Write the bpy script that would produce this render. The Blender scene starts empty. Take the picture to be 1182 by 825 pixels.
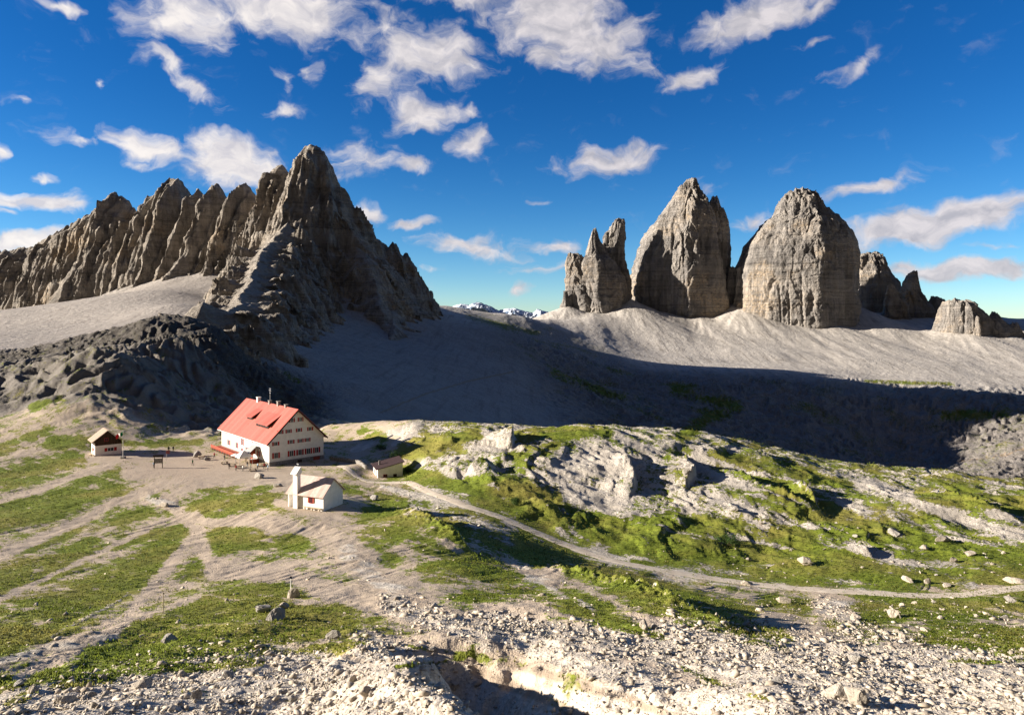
import bpy, bmesh, math, random
import numpy as np
from mathutils import Vector, Matrix
random.seed(7)
RNG = np.random.default_rng(11)
SC = bpy.context.scene
COL = SC.collection
CAMZ = 40.0            # eye height above the hut plateau, metres
F, CX, HY = 788.0, 591.0, 370.0   # focal length and horizon measured on the photograph

# ------------------------------------------------------------------ noise
_P = RNG.permutation(1024).astype(np.int64)
_P = np.concatenate([_P, _P, _P])
_G2 = np.stack([np.cos(np.arange(64) * 2 * np.pi / 64), np.sin(np.arange(64) * 2 * np.pi / 64)], 1)
_g3 = RNG.normal(size=(256, 3)); _G3 = _g3 / np.linalg.norm(_g3, axis=1)[:, None]

def perlin2(x, y):
    xi = np.floor(x).astype(np.int64); yi = np.floor(y).astype(np.int64)
    xf = x - xi; yf = y - yi
    u = xf * xf * xf * (xf * (xf * 6 - 15) + 10); v = yf * yf * yf * (yf * (yf * 6 - 15) + 10)
    def g(ix, iy, fx, fy):
        h = _P[(_P[ix & 1023] + iy) & 1023] & 63
        return _G2[h, 0] * fx + _G2[h, 1] * fy
    a = g(xi, yi, xf, yf); b = g(xi + 1, yi, xf - 1, yf)
    c = g(xi, yi + 1, xf, yf - 1); d = g(xi + 1, yi + 1, xf - 1, yf - 1)
    return 1.5 * ((a + (b - a) * u) * (1 - v) + (c + (d - c) * u) * v)

def perlin3(x, y, z):
    xi = np.floor(x).astype(np.int64); yi = np.floor(y).astype(np.int64); zi = np.floor(z).astype(np.int64)
    xf = x - xi; yf = y - yi; zf = z - zi
    f = lambda t: t * t * t * (t * (t * 6 - 15) + 10)
    u, v, w = f(xf), f(yf), f(zf)
    def g(ix, iy, iz, fx, fy, fz):
        h = _P[(_P[(_P[ix & 1023] + iy) & 1023] + iz) & 1023] & 255
        G = _G3[h]
        return G[..., 0] * fx + G[..., 1] * fy + G[..., 2] * fz
    def plane(iz, fz):
        a = g(xi, yi, iz, xf, yf, fz); b = g(xi + 1, yi, iz, xf - 1, yf, fz)
        c = g(xi, yi + 1, iz, xf, yf - 1, fz); d = g(xi + 1, yi + 1, iz, xf - 1, yf - 1, fz)
        return (a + (b - a) * u) * (1 - v) + (c + (d - c) * u) * v
    p, q = plane(zi, zf), plane(zi + 1, zf - 1)
    return 1.5 * (p + (q - p) * w)

def fbm2(x, y, o=4, s=0.0):
    r = 0; a = 1.0; t = 0
    for i in range(o):
        r = r + a * perlin2(x + s + 17.3 * i, y - s + 9.1 * i); t += a; a *= .5; x = x * 2.03; y = y * 2.03
    return r / t * 1.3

def ridged2(x, y, o=4, s=0.0):
    r = 0; a = 1.0; t = 0
    for i in range(o):
        r = r + a * (1 - 2 * np.abs(perlin2(x + s + 31.7 * i, y + s + 3.3 * i))); t += a; a *= .5; x = x * 2.1; y = y * 2.1
    return r / t

def fbm3(x, y, z, o=3, s=0.0):
    r = 0; a = 1.0; t = 0
    for i in range(o):
        r = r + a * perlin3(x + s + 17.3 * i, y + 5.1 * i, z - s + 9.1 * i); t += a; a *= .5; x = x * 2.03; y = y * 2.03; z = z * 2.03
    return r / t * 1.3

def ridged3(x, y, z, o=3, s=0.0):
    r = 0; a = 1.0; t = 0
    for i in range(o):
        r = r + a * (1 - 2 * np.abs(perlin3(x + s + 17.3 * i, y + 5.1 * i, z - s + 9.1 * i))); t += a; a *= .5; x = x * 2.03; y = y * 2.03; z = z * 2.03
    return r / t

def sstep(a, b, x):
    t = np.clip((x - a) / (b - a), 0, 1); return t * t * (3 - 2 * t)

# ------------------------------------------------------------------ terrain control points  (bearing, sight-line, distance)
CP = []
def col(px, rows):
    for py, d in rows: CP.append((px, py, d))
def colz(px, rows):
    for d, z in rows: CP.append((px, HY + (CAMZ - z) * F / d, d))

for px in (-500, -200, 0):
    col(px, [(825, 24), (760, 42), (700, 68), (640, 105), (580, 150), (540, 185), (510, 215), (480, 245), (450, 275), (438, 295),
             (418, 500), (397, 650), (376, 850), (362, 1200)])
col(60, [(580, 150), (540, 187), (518, 208), (495, 226), (470, 246), (445, 268), (428, 284)])
colz(60, [(380, 12)]); col(60, [(400, 600), (372, 820), (356, 1180)])
col(120, [(825, 23), (760, 42), (700, 70), (640, 106), (580, 150), (545, 180), (524, 204), (510, 218), (488, 234), (455, 254), (422, 274), (400, 290)])
colz(120, [(390, 13)]); col(120, [(392, 640), (371, 800), (347, 1150)])
col(200, [(800, 28), (730, 53), (660, 92), (600, 138), (560, 165), (530, 195), (508, 228), (485, 262), (455, 300), (420, 340), (387, 376)])
colz(200, [(470, 24)]); col(200, [(376, 620), (352, 800), (336, 950), (317, 1150)])
col(260, [(825, 22), (760, 40), (700, 67), (640, 103), (590, 140), (560, 166), (528, 199), (508, 225), (496, 258), (470, 335), (440, 415), (405, 475), (378, 530)])
colz(260, [(610, 26), (720, 34)]); col(260, [(350, 960), (322, 1130)])
col(290, [(480, 330), (455, 425), (425, 530), (398, 620), (378, 700)])
col(290, [(336, 1000), (311, 1140)])
col(330, [(825, 22), (760, 40), (700, 67), (640, 103), (595, 131), (560, 163), (537, 190), (500, 250), (480, 390), (450, 520), (420, 640), (395, 760)])
col(368, [(588, 135), (600, 126), (640, 101), (575, 145), (555, 170), (535, 195), (515, 215), (500, 235)])
col(400, [(825, 21), (760, 40), (700, 67), (640, 100), (610, 121), (586, 142), (560, 166), (535, 188), (510, 212), (488, 245), (485, 330)])
col(400, [(470, 480), (440, 600), (410, 750), (385, 900)])
col(460, [(825, 20), (760, 40), (700, 67), (650, 95), (620, 114), (600, 131), (575, 153), (554, 174), (530, 192), (510, 206), (486, 228)])
colz(460, [(275, -5), (350, -28)]); col(460, [(480, 540), (450, 650), (420, 800), (395, 950)])
col(520, [(825, 20), (740, 45), (690, 70), (650, 93), (620, 114), (600, 132), (578, 149), (555, 165), (530, 180), (505, 200), (489, 218)])
colz(520, [(260, -4), (350, -32), (460, -46)]); col(520, [(486, 580), (450, 740), (410, 900), (374, 1150), (359, 1400)])
col(560, [(380, 1300), (366, 1650)])
col(600, [(825, 20), (750, 42), (715, 60), (690, 76), (662, 100), (635, 121), (610, 136), (590, 146), (560, 160), (530, 178), (498, 206)])
colz(600, [(250, -5), (350, -38), (500, -62)]); col(600, [(492, 680), (470, 800), (440, 950), (410, 1150), (386, 1450), (367, 1750)])
colz(600, [(2100, 25), (3000, -100)])
col(680, [(825, 20), (760, 38), (730, 51), (704, 66), (682, 88), (655, 112), (638, 128), (610, 143), (570, 162), (530, 182), (491, 210)])
colz(680, [(250, -5), (350, -42), (520, -80)]); col(680, [(492, 780), (470, 980), (440, 1230), (415, 1450), (392, 1750), (363, 2100)])
col(760, [(825, 20), (760, 37), (723, 54), (704, 76), (682, 96), (657, 119), (620, 138), (575, 160), (535, 182), (499, 212)])
colz(760, [(255, -6), (350, -45), (520, -90)]); col(760, [(500, 860), (470, 1100), (445, 1330), (420, 1560), (390, 1900), (363, 2150)])
col(840, [(825, 20), (770, 35), (738, 47), (715, 72), (695, 92), (671, 114), (640, 130), (600, 149), (560, 171), (530, 191), (507, 214)])
colz(840, [(260, -10), (350, -52), (520, -105)]); col(840, [(505, 1000), (475, 1200), (448, 1340), (430, 1480), (400, 1900), (366, 2200)])
col(920, [(825, 19), (775, 34), (748, 44), (722, 70), (702, 89), (678, 111), (650, 125), (610, 144), (575, 164), (548, 185), (527, 206)])
colz(920, [(255, -14), (350, -60), (520, -120)]); col(920, [(520, 1050), (485, 1230), (452, 1360), (432, 1490), (405, 1900), (372, 2200)])
col(1000, [(825, 19), (785, 31), (758, 41), (728, 67), (706, 87), (684, 107), (650, 123), (615, 141), (580, 162), (543, 196)])
colz(1000, [(250, -20), (350, -70), (520, -130)]); col(1000, [(530, 1120), (490, 1280), (457, 1390), (438, 1520), (405, 1920), (364, 2250)])
col(1090, [(825, 19), (790, 30), (768, 38), (736, 63), (708, 86), (687, 106), (650, 123), (620, 138), (590, 154), (551, 192)])
colz(1090, [(250, -26), (350, -78), (520, -140)]); col(1090, [(540, 1120), (500, 1280), (464, 1380), (444, 1500), (415, 1750), (386, 1990)])
for px in (1182, 1400, 1700):
    col(px, [(825, 19), (800, 28), (780, 36), (742, 60), (712, 84), (683, 104), (650, 122), (620, 138), (590, 157), (563, 183)])
    colz(px, [(250, -28), (350, -85), (520, -145)]); col(px, [(545, 950), (505, 1120), (470, 1360), (449, 1500), (420, 1740), (393, 1970)])
for px in (-500, 0, 300, 640, 760, 920, 1090, 1400, 1700):
    for d, py in ((3200, 400), (6000, 405), (15000, 392), (40000, 380)): CP.append((px, py, d))
for px, p1_ in ((-500, 356), (0, 353), (70, 351), (130, 338), (200, 308)):
    CP.append((px, p1_ + 2, 1400)); CP.append((px, 368, 1900))
for px in (-500, 0, 300, 600, 900, 1182, 1700): CP.append((px, 1150, 10)); CP.append((px, 2400, 3))
CP = np.array(CP)
_m = (CP[:, 0] <= 530) & (CP[:, 2] >= 600) & (CP[:, 2] < 2000) & (CP[:, 1] > 300)
CP[_m, 2] *= 1 + .15 * sstep(600, 1100, CP[_m, 2])
_ca, _cb = np.arctan((CP[:, 0] - CX) / F), np.log(CP[:, 2])
_cs = (CP[:, 1] - HY) / F
def _phi(r2): return np.where(r2 > 1e-12, r2 * np.log(np.maximum(r2, 1e-12)), 0.0)
_n = len(CP)
_A = np.zeros((_n + 3, _n + 3))
_A[:_n, :_n] = _phi((_ca[:, None] - _ca) ** 2 + (_cb[:, None] - _cb) ** 2) + np.eye(_n) * 2e-3
_A[:_n, _n:] = np.stack([np.ones(_n), _ca, _cb], 1); _A[_n:, :_n] = _A[:_n, _n:].T
_W = np.linalg.solve(_A, np.concatenate([_cs, np.zeros(3)]))

def Hbase(x, y):
    x = np.asarray(x, float); y = np.asarray(y, float)
    sh = x.shape; x = x.ravel(); y = np.maximum(y.ravel(), 1.0)
    a = np.clip(np.arctan2(x, y), -.85, .95); b = np.log(y)
    out = np.empty_like(a)
    for i in range(0, len(a), 60000):
        j = slice(i, i + 60000)
        r2 = (a[j, None] - _ca) ** 2 + (b[j, None] - _cb) ** 2
        out[j] = _phi(r2) @ _W[:_n] + _W[_n] + _W[_n + 1] * a[j] + _W[_n + 2] * b[j]
    return (CAMZ - y * out).reshape(sh)

def base_hit(px, py, H=Hbase, d0=12.0, d1=2500.0):
    """where the sight-line through a photo point first meets the ground"""
    d = np.exp(np.linspace(math.log(d0), math.log(d1), 2600))
    x = (px - CX) / F * d; z = CAMZ - (py - HY) / F * d
    g = H(x, d) - z
    k = int(np.argmax(g > 0)) if (g > 0).any() else len(d) - 1
    return float(x[k]), float(d[k])

# scarps: rock steps that drop on their right-hand side; photo polyline, height (m), run-out (m)
SCARPS = []
for pts, hgt, run in [
    ([(700, 522), (728, 540), (738, 556), (733, 572), (722, 584)], 2.6, 16),
    ([(765, 522), (790, 535), (800, 550), (792, 572)], 3.2, 12),
    ([(815, 534), (845, 548), (875, 572), (920, 588), (965, 600)], 2.8, 18),
    ([(918, 558), (932, 575), (945, 592), (966, 604)], 3.0, 14),
    ([(855, 516), (880, 530), (905, 545)], 1.6, 10),
    ([(578, 500), (594, 505), (592, 520), (575, 524)], 3.2, 10),
    ([(484, 484), (489, 490), (470, 500), (455, 508)], 2.6, 12),
    ([(1070, 566), (1110, 580), (1150, 596), (1190, 612)], 2.6, 18),
    ([(530, 548), (552, 540), (575, 538)], 2.5, 9),
    ([(975, 628), (1000, 634), (1015, 646)], 1.6, 9),
    ([(600, 575), (640, 590), (652, 602)], 1.4, 10),
    ([(660, 590), (690, 600)], 1.2, 8),
    ([(418, 592), (470, 598), (520, 618), (565, 648)], 2.6, 10),
    ([(560, 640), (640, 668), (720, 694), (800, 716), (880, 736)], 3.2, 12),
]:
    SCARPS.append((np.array([base_hit(*p) for p in pts]), hgt, run))

def poly_dist(P, x, y):
    """distance, signed side and parameter to a polyline"""
    best = np.full(x.shape, 1e18); side = np.zeros(x.shape); par = np.zeros(x.shape); acc = 0.0
    for i in range(len(P) - 1):
        ax, ay = P[i]; bx, by = P[i + 1]; dx, dy = bx - ax, by - ay; L2 = dx * dx + dy * dy + 1e-9
        t0 = ((x - ax) * dx + (y - ay) * dy) / L2; t = np.clip(t0, 0, 1)
        d2 = (x - ax - t * dx) ** 2 + (y - ay - t * dy) ** 2
        m = d2 < best
        best = np.where(m, d2, best)
        side = np.where(m, np.sign((x - ax) * dy - (y - ay) * dx), side)
        L = math.sqrt(L2)
        par = np.where(m, acc + t * L, par); acc += L
    return np.sqrt(best), side, par / acc

def proj(x, y, z):
    y = np.maximum(y, .5)
    return CX + F * x / y, HY - F * (z - CAMZ) / y

PATH_PX = [(392, 535), (425, 556), (470, 556), (500, 570), (540, 585), (600, 606), (660, 631), (720, 650), (780, 661), (850, 671), (950, 681), (1050, 687), (1120, 686), (1200, 676), (1300, 664)]
PATH = np.array([base_hit(*p) for p in PATH_PX])
# trench in the rubble
TRENCH = np.array([base_hit(*p) for p in [(470, 742), (510, 764), (565, 790), (630, 820), (700, 856)]])
CONES = [(655, 352, 2120, .42), (688, 360, 2120, .40), (724, 343, 2170, .50), (762, 361, 2160, .36), (806, 360, 2160, .36), (854, 346, 2180, .52), (905, 366, 2110, .36), (950, 368, 2100, .36), (988, 352, 2190, .50), (1016, 374, 2160, .42), (1060, 374, 2200, .44), (1098, 372, 2030, .40), (1150, 380, 1990, .40), (1185, 384, 1980, .40),
         (392, 322, 1255, .60), (455, 372, 1190, .55), (350, 372, 940, .5), (303, 300, 1322, .58), (264, 300, 1362, .56), (226, 312, 1388, .54), (186, 312, 1415, .56)]
PADS = []      # levelled ground under buildings: x, y, radius, z
def H(x, y, detail=True):
    x = np.asarray(x, float); y = np.asarray(y, float)
    z = Hbase(x, y)
    d = y; px, py = proj(x, y, z)
    near = 1 - sstep(270, 380, d)
    # ---- region weights
    hill = sstep(225, 270, d + (px - 120) * .05) * (1 - sstep(520, 640, d)) * (1 - sstep(330, 420, px))
    pd, _, _ = poly_dist(PATH, x, y)
    flat = 1 - sstep(1.6, 5.5, pd)
    right_of = sstep(-14, 10, x + (y - 150) * .10 + 22) * sstep(108, 140, y + np.maximum(x, 0) * .0)
    knoll = right_of * near * sstep(3, 12, pd)
    fore = (1 - sstep(48, 85, y)) * near
    far = sstep(330, 450, d) * (1 - hill)
    plateau = near * (1 - knoll) * (1 - fore) * (1 - hill)
    wx = 5 * perlin2(x / 22 + 3.1, y / 22); wy = 5 * perlin2(x / 22 - 8.4, y / 22 + 4.4)
    n_big = fbm2((x + wx) / 30, (y + wy) / 30, 4, 2.0)
    zz = 0
    # knoll: rounded slabs cut by steps, long axis leaning to the right
    ux = (x * .80 - y * .60); uy = (x * .60 + y * .80)
    sl = ridged2((uy + wx) / 10, (ux + wy) / 27, 3, 5.0)
    zz = zz + knoll * (1.5 * n_big + .75 * sl + .28 * fbm2(x / 3.2, y / 3.2, 3, 8.))
    for sc_, am in ((13., .75), (5.2, .42), (2.1, .2)):
        ph = (x * .80 + y * .34) / sc_ + 1.5 * fbm2(x / (sc_ * 2.2), y / (sc_ * 2.2), 3, sc_); fr = ph - np.floor(ph)
        saw = np.where(fr < .86, fr / .86, (1 - fr) / .14)
        zz = zz + knoll * am * saw * sstep(-.15, .45, fbm2(x / (sc_ * 3), y / (sc_ * 3), 2, 3 + sc_))
    terr = fbm2((uy + wx) / 16, (ux + wy) / 34, 2, 12.) * 3
    zz = zz + knoll * .42 * (np.floor(terr) + sstep(.72, 1, terr - np.floor(terr)) - terr)
    zz = zz + plateau * (.45 * fbm2(ux / 13, uy / 26, 3, 1.) + .10 * fbm2(x / 2.2, y / 2.2, 3, 4.)) * (1 - .6 * flat)
    # stepped gravel terraces of the plateau follow the slope
    tt = fbm2(ux / 9 + wx * .1, uy / 40, 3, 22.) * 2.5
    zz = zz + plateau * .20 * (np.floor(tt) + sstep(.7, 1, tt - np.floor(tt)) - tt) * sstep(40, 60, np.abs(np.hypot(x + 75, y - 195)) + 8)
    zz = zz + fore * (.55 * fbm2(x / 6, y / 6, 3, 6.) + .16 * fbm2(x / 1.3, y / 1.3, 3, 7.))
    # left rocky hill
    crag = np.zeros_like(x)
    zz = zz + hill * (3.2 * fbm2((x + wx) / 42, (y + wy) / 42, 4, 9.) + 3.0 * ridged2((x + wx) / 16, (y + wy) / 16, 3, 19.) + .6 * fbm2(x / 4, y / 4, 4))
    hs = fbm2((x + wx) / 34, (y + wy) / 34, 2, 42.) * 3
    zz = zz + hill * 3.6 * (np.floor(hs) + sstep(.7, 1, hs - np.floor(hs)) - hs)
    # valley
    fl = fbm2(x / 150, y / 150, 4, 14.)
    basin = far * sstep(620, 720, px + .12 * (d - 700)) * (1 - sstep(1420, 1560, d))
    scree = far * (1 - basin)
    hum = ridged2(x / 90 + wx * .05, y / 60, 4, 23.)
    zz = zz + basin * (8 * fl + 2.0 * hum + 1.3 * fbm2(x / 13, y / 13, 4))
    vs = fbm2(x / 160, y / 70, 3, 52.) * 5
    zz = zz + basin * 9 * (np.floor(vs) + sstep(.7, 1, vs - np.floor(vs)) - vs)
    dwn = x - (y - 1000) * .15
    fan = np.where(y > 1400, ridged2(x / 210 + wx * .01, y / 2600, 2, 6.), 0)
    zz = zz + scree * (2.0 * fl + 9 * fan * sstep(1480, 1800, y) * (1 - sstep(2300, 2500, y)) + .2 * ridged2(dwn / 30 + wx * .08, y / 600, 3, 3.) + .4 * fbm2(x / 9, y / 9, 3)) * (1 - sstep(2500, 3500, d))
    # scarps
    for P, hgt, run in SCARPS:
        cx0, cy0 = P.mean(0); R = np.hypot(*(P - P.mean(0)).T).max() + run * 3
        m = (np.abs(x - cx0) < R) & (np.abs(y - cy0) < R)
        if not m.any(): continue
        xx, yy = x[m] + wx[m] * .35, y[m] + wy[m] * .35
        ds, sd, pr = poly_dist(P, xx, yy)
        taper = sstep(0, .35, pr) * (1 - sstep(.6, 1, pr))
        s = ds * sd             # >0 on the high side
        lift = np.where(s > 0, np.exp(-s / run), 0) * sstep(-.9, .5, s) + np.where(s <= 0, sstep(-1.2, .3, s), 0) * 0
        drop = -np.where(s <= 0, np.exp(s / (run * .45)), 0) * .5 * sstep(.5, -.9, s)
        q = np.zeros_like(x); q[m] = hgt * taper * (lift * .8 + drop); zz = zz + q
        cr = np.zeros_like(x); cr[m] = taper * np.exp(-(ds / 2.6) ** 2) * min(1, hgt / 3); crag = np.maximum(crag, cr)
    zz = zz + crag * (.9 * ridged2(x / 2.3, y / 2.3, 3, 61.) + .4 * fbm2(x / .9, y / .9, 2, 62.))
    td, sd, pr = poly_dist(TRENCH, x, y)
    td = td + .8 * fbm2(x / 2.5, y / 2.5, 3, 77.)
    lf = sd > 0; zz = zz - 5.4 * np.exp(-(td / np.where(lf, 1.9, 5.0)) ** 2) * sstep(0, .2, pr) + np.where(lf, 1.1, .4) * np.exp(-((td - np.where(lf, 3.6, 6.5)) / 1.9) ** 2) * sstep(0, .25, pr)
    zz = zz * (1 - flat * .85)
    z = z + zz
    for px0, py0, d0, sl_ in CONES:
        ax_, az_ = (px0 - CX) / F * d0, CAMZ - (py0 - HY) / F * d0
        m = (y > 900) & (np.abs(x - ax_) < 420) & (np.abs(y - d0) < 520)
        if m.any():
            dx, dy = x[m] - ax_, y[m] - d0; rr = np.hypot(dx, dy); th = np.arctan2(dy, dx)
            cz = az_ - sl_ * rr * (1 - .28 * np.clip(rr / 420, 0, 1)) + 2.2 * ridged2(th * 5 + px0, rr / 260, 2) * np.clip(rr / 80, 0, 1)
            k_ = 9.0; q = z[m]; w_ = np.clip(.5 + .5 * (cz - q) / k_, 0, 1); z[m] = q * (1 - w_) + cz * w_ + k_ * w_ * (1 - w_) * .5
    for bx, by, r, bz in PADS:
        w = 1 - sstep(r, r * 1.7 + 4, np.hypot(x - bx, y - by)); z = z * (1 - w) + bz * w
    return z
# ------------------------------------------------------------------ mesh helpers
def new_obj(name, verts, faces, mat=None, parent=None, smooth=False):
    me = bpy.data.meshes.new(name); me.from_pydata([tuple(v) for v in verts], [], [tuple(f) for f in faces]); me.update()
    o = bpy.data.objects.new(name, me); COL.objects.link(o)
    if mat: me.materials.append(mat)
    if parent: o.parent = parent
    if smooth: me.shade_smooth()
    return o

def big_mesh(name, V, Q, mat, attrs=None, smooth=True):
    """mesh from numpy arrays; Q = quads or tris"""
    me = bpy.data.meshes.new(name); n, k = Q.shape
    me.vertices.add(len(V)); me.vertices.foreach_set('co', np.ascontiguousarray(V, np.float32).ravel())
    me.loops.add(n * k); me.loops.foreach_set('vertex_index', np.ascontiguousarray(Q, np.int32).ravel())
    me.polygons.add(n); me.polygons.foreach_set('loop_start', np.arange(0, n * k, k, dtype=np.int32))
    me.update(calc_edges=True)
    if smooth: me.polygons.foreach_set('use_smooth', np.ones(n, bool))
    for nm, val in (attrs or {}).items():
        if val.ndim == 2:
            a = me.attributes.new(nm, 'FLOAT_COLOR', 'POINT'); a.data.foreach_set('color', np.ascontiguousarray(val, np.float32).ravel())
        else:
            a = me.attributes.new(nm, 'FLOAT', 'POINT'); a.data.foreach_set('value', np.ascontiguousarray(val, np.float32))
    o = bpy.data.objects.new(name, me); COL.objects.link(o)
    if mat: me.materials.append(mat)
    return o

def grid_quads(nr, nc, wrap=False):
    i = np.arange(nr - 1)[:, None] * nc; j = np.arange(nc if wrap else nc - 1)[None, :]; j2 = (j + 1) % nc
    return np.stack([(i + j), (i + j2), (i + nc + j2), (i + nc + j)], -1).reshape(-1, 4)

def structure(o, label=None, cat=None):
    o['kind'] = 'structure'
    if label: o['label'] = label
    if cat: o['category'] = cat
    return o

# ------------------------------------------------------------------ jagged massif: a ridge with its own skyline
def massif(ridges, x0, x1, y0, y1, step, name, mat):
    xs = np.arange(x0, x1, step); ys = np.arange(y0, y1, step)
    X, Y = np.meshgrid(xs, ys); shp = X.shape; x = X.ravel(); y = Y.ravel()
    wx = 5 * perlin2(x / 45, y / 45) + 2.5 * perlin2(x / 17 + 5, y / 17); wy = 5 * perlin2(x / 45 + 50, y / 45) + 2.5 * perlin2(x / 17, y / 17 + 9)
    base = Hbase(x, y)
    top = np.full(x.shape, -1e3); Dwin = np.full(x.shape, 1e3)
    for pts, slope, reach in ridges:
        sl_l, slope = slope if isinstance(slope, tuple) else (slope, slope)
        ra = 1.9 if slope < 1.5 else 1.4
        pts = [(px, py, d * (1 + .15 * float(sstep(700, 1100, d)))) for px, py, d in pts]
        P = np.array([((px - CX) / F * d, d, CAMZ - (py - HY) / F * d) for px, py, d in pts])
        L = np.concatenate([[0], np.cumsum(np.hypot(*np.diff(P[:, :2], axis=0).T))])
        tt = np.arange(0, L[-1], 2.0)
        R = np.stack([np.interp(tt, L, P[:, k]) for k in range(3)], 1)
        if slope > 2.2: R[:, 2] += 7.5 * ridged2(tt / 15, tt * 0 + 4, 3, 90.) - 3
        ker = np.exp(-(np.arange(-60, 61) / 26.0) ** 2); ker /= ker.sum()
        Zs = np.convolve(np.pad(R[:, 2], 60, 'edge'), ker, 'valid')
        plan = np.stack([np.convolve(np.pad(R[:, k], 60, 'edge'), ker, 'valid') for k in (0, 1)], 1)
        # coarse plan polyline for distances
        if len(pts) > 30:
            R[:, 2] += .42 * (R[:, 2] - Zs) * sstep(-440, -475, R[:, 0])
        idx = np.unique(np.concatenate([np.arange(0, len(tt), 6), [len(tt) - 1]]))
        best = np.full(x.shape, 1e18); bt = np.zeros(x.shape); sd = np.zeros(x.shape)
        for w in (1.0,):
            xx = x + wx * w; yy = y + wy * w
            for a, b in zip(idx[:-1], idx[1:]):
                ax, ay = plan[a]; bx, by = plan[b]; dx, dy = bx - ax, by - ay; L2 = dx * dx + dy * dy + 1e-9
                t = np.clip(((xx - ax) * dx + (yy - ay) * dy) / L2, 0, 1)
                d2 = (xx - ax - t * dx) ** 2 + (yy - ay - t * dy) ** 2
                m = d2 < best; best = np.where(m, d2, best); bt = np.where(m, tt[a] + t * (tt[b] - tt[a]), bt); sd = np.where(m, np.sign((xx - ax) * dy - (yy - ay) * dx), sd)
        D = np.sqrt(best)
        D0 = np.sqrt(best)
        S = np.interp(bt, tt, R[:, 2]); Sm = np.interp(bt, tt, Zs)
        rib = ridged2(bt / 42, D / 210, 3, 3.7); rib2 = ridged2(bt / 15, D / 90, 2, 8.1)
        grow = sstep(0, 50, D0)
        Deff = np.maximum(D0 - grow * ra * (17 * rib + 6 * rib2), 0)
        k = sstep(15, 150, D0) * .6
        Sx = S * (1 - k) + Sm * k
        sl = np.where(sd > 0, sl_l, slope); z = Sx - (sl * Deff - np.minimum(Deff, 6) * .6 * sl)
        gentle = sstep(1.6, .9, slope) * sstep(8, 50, D0)
        z = z + (.35 + .65 * gentle) * sstep(4, 45, D0) * (9 * ridged2(x / 40 + wx * .03, y / 40, 2, 71.) + 4.5 * ridged2(x / 16, y / 16, 2, 72.) + 2.2 * ridged2(x / 7, y / 7, 2, 73.))
        far = np.maximum(D0 - reach, 0); z = z - far * 1.2
        Dwin = np.where(z > top, D0, Dwin); top = np.maximum(top, z)
    # ledges
    lz = top / 17 + 2.2 * fbm2(x / 70, y / 70, 3, 6.)
    fr = lz - np.floor(lz)
    top = top + 17 * .20 * (sstep(.35, 1, fr) - fr) * sstep(2, 20, top - base)
    lz = top / 6.1 + 2.5 * fbm2(x / 40, y / 40, 3, 16.); fr = lz - np.floor(lz)
    top = top + 6.1 * .22 * (sstep(.4, 1, fr) - fr) * sstep(2, 20, top - base)
    bz = base + 2.0 * fbm2(x / 30, y / 30, 3)
    keep = (top > bz - 9)
    V = np.stack([x, y, np.maximum(top, bz - 14)], 1)
    # crags: push along the surface normal
    Z = V[:, 2].reshape(shp); gy, gx = np.gradient(Z, step)
    N = np.stack([-gx.ravel(), -gy.ravel(), np.ones(x.size)], 1); N /= np.linalg.norm(N, axis=1)[:, None]
    m = keep; q = V[m]
    bl = fbm3(q[:, 0] / 30, q[:, 1] / 30, q[:, 2] / 60, 3, 3.) * 4.5; bl = np.floor(bl) + sstep(.86, 1, bl - np.floor(bl))
    bs = fbm3(q[:, 0] / 12, q[:, 1] / 12, q[:, 2] / 16, 3, 6.) * 4; bs = np.floor(bs) + sstep(.7, 1, bs - np.floor(bs))
    disp = 1.9 * bl + .9 * bs + 2.6 * ridged3(q[:, 0] / 34, q[:, 1] / 34, q[:, 2] / 80, 3, 1.) + 1.5 * ridged3(q[:, 0] / 9, q[:, 1] / 9, q[:, 2] / 22, 2, 4.) + .8 * fbm3(q[:, 0] / 4, q[:, 1] / 4, q[:, 2] / 5, 2)
    steep = 1 - sstep(.6, .9, N[m][:, 2])
    V[m] = q + N[m] * ((disp * (.3 + .7 * steep) - 2) * (.30 + .70 * sstep(4, 45, Dwin[m])))[:, None]
    Q = grid_quads(*shp)
    Q = Q[keep[Q].any(1)]
    u, inv = np.unique(Q, return_inverse=True)
    return big_mesh(name, V[u], inv.reshape(Q.shape), mat, smooth=False)

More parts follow.
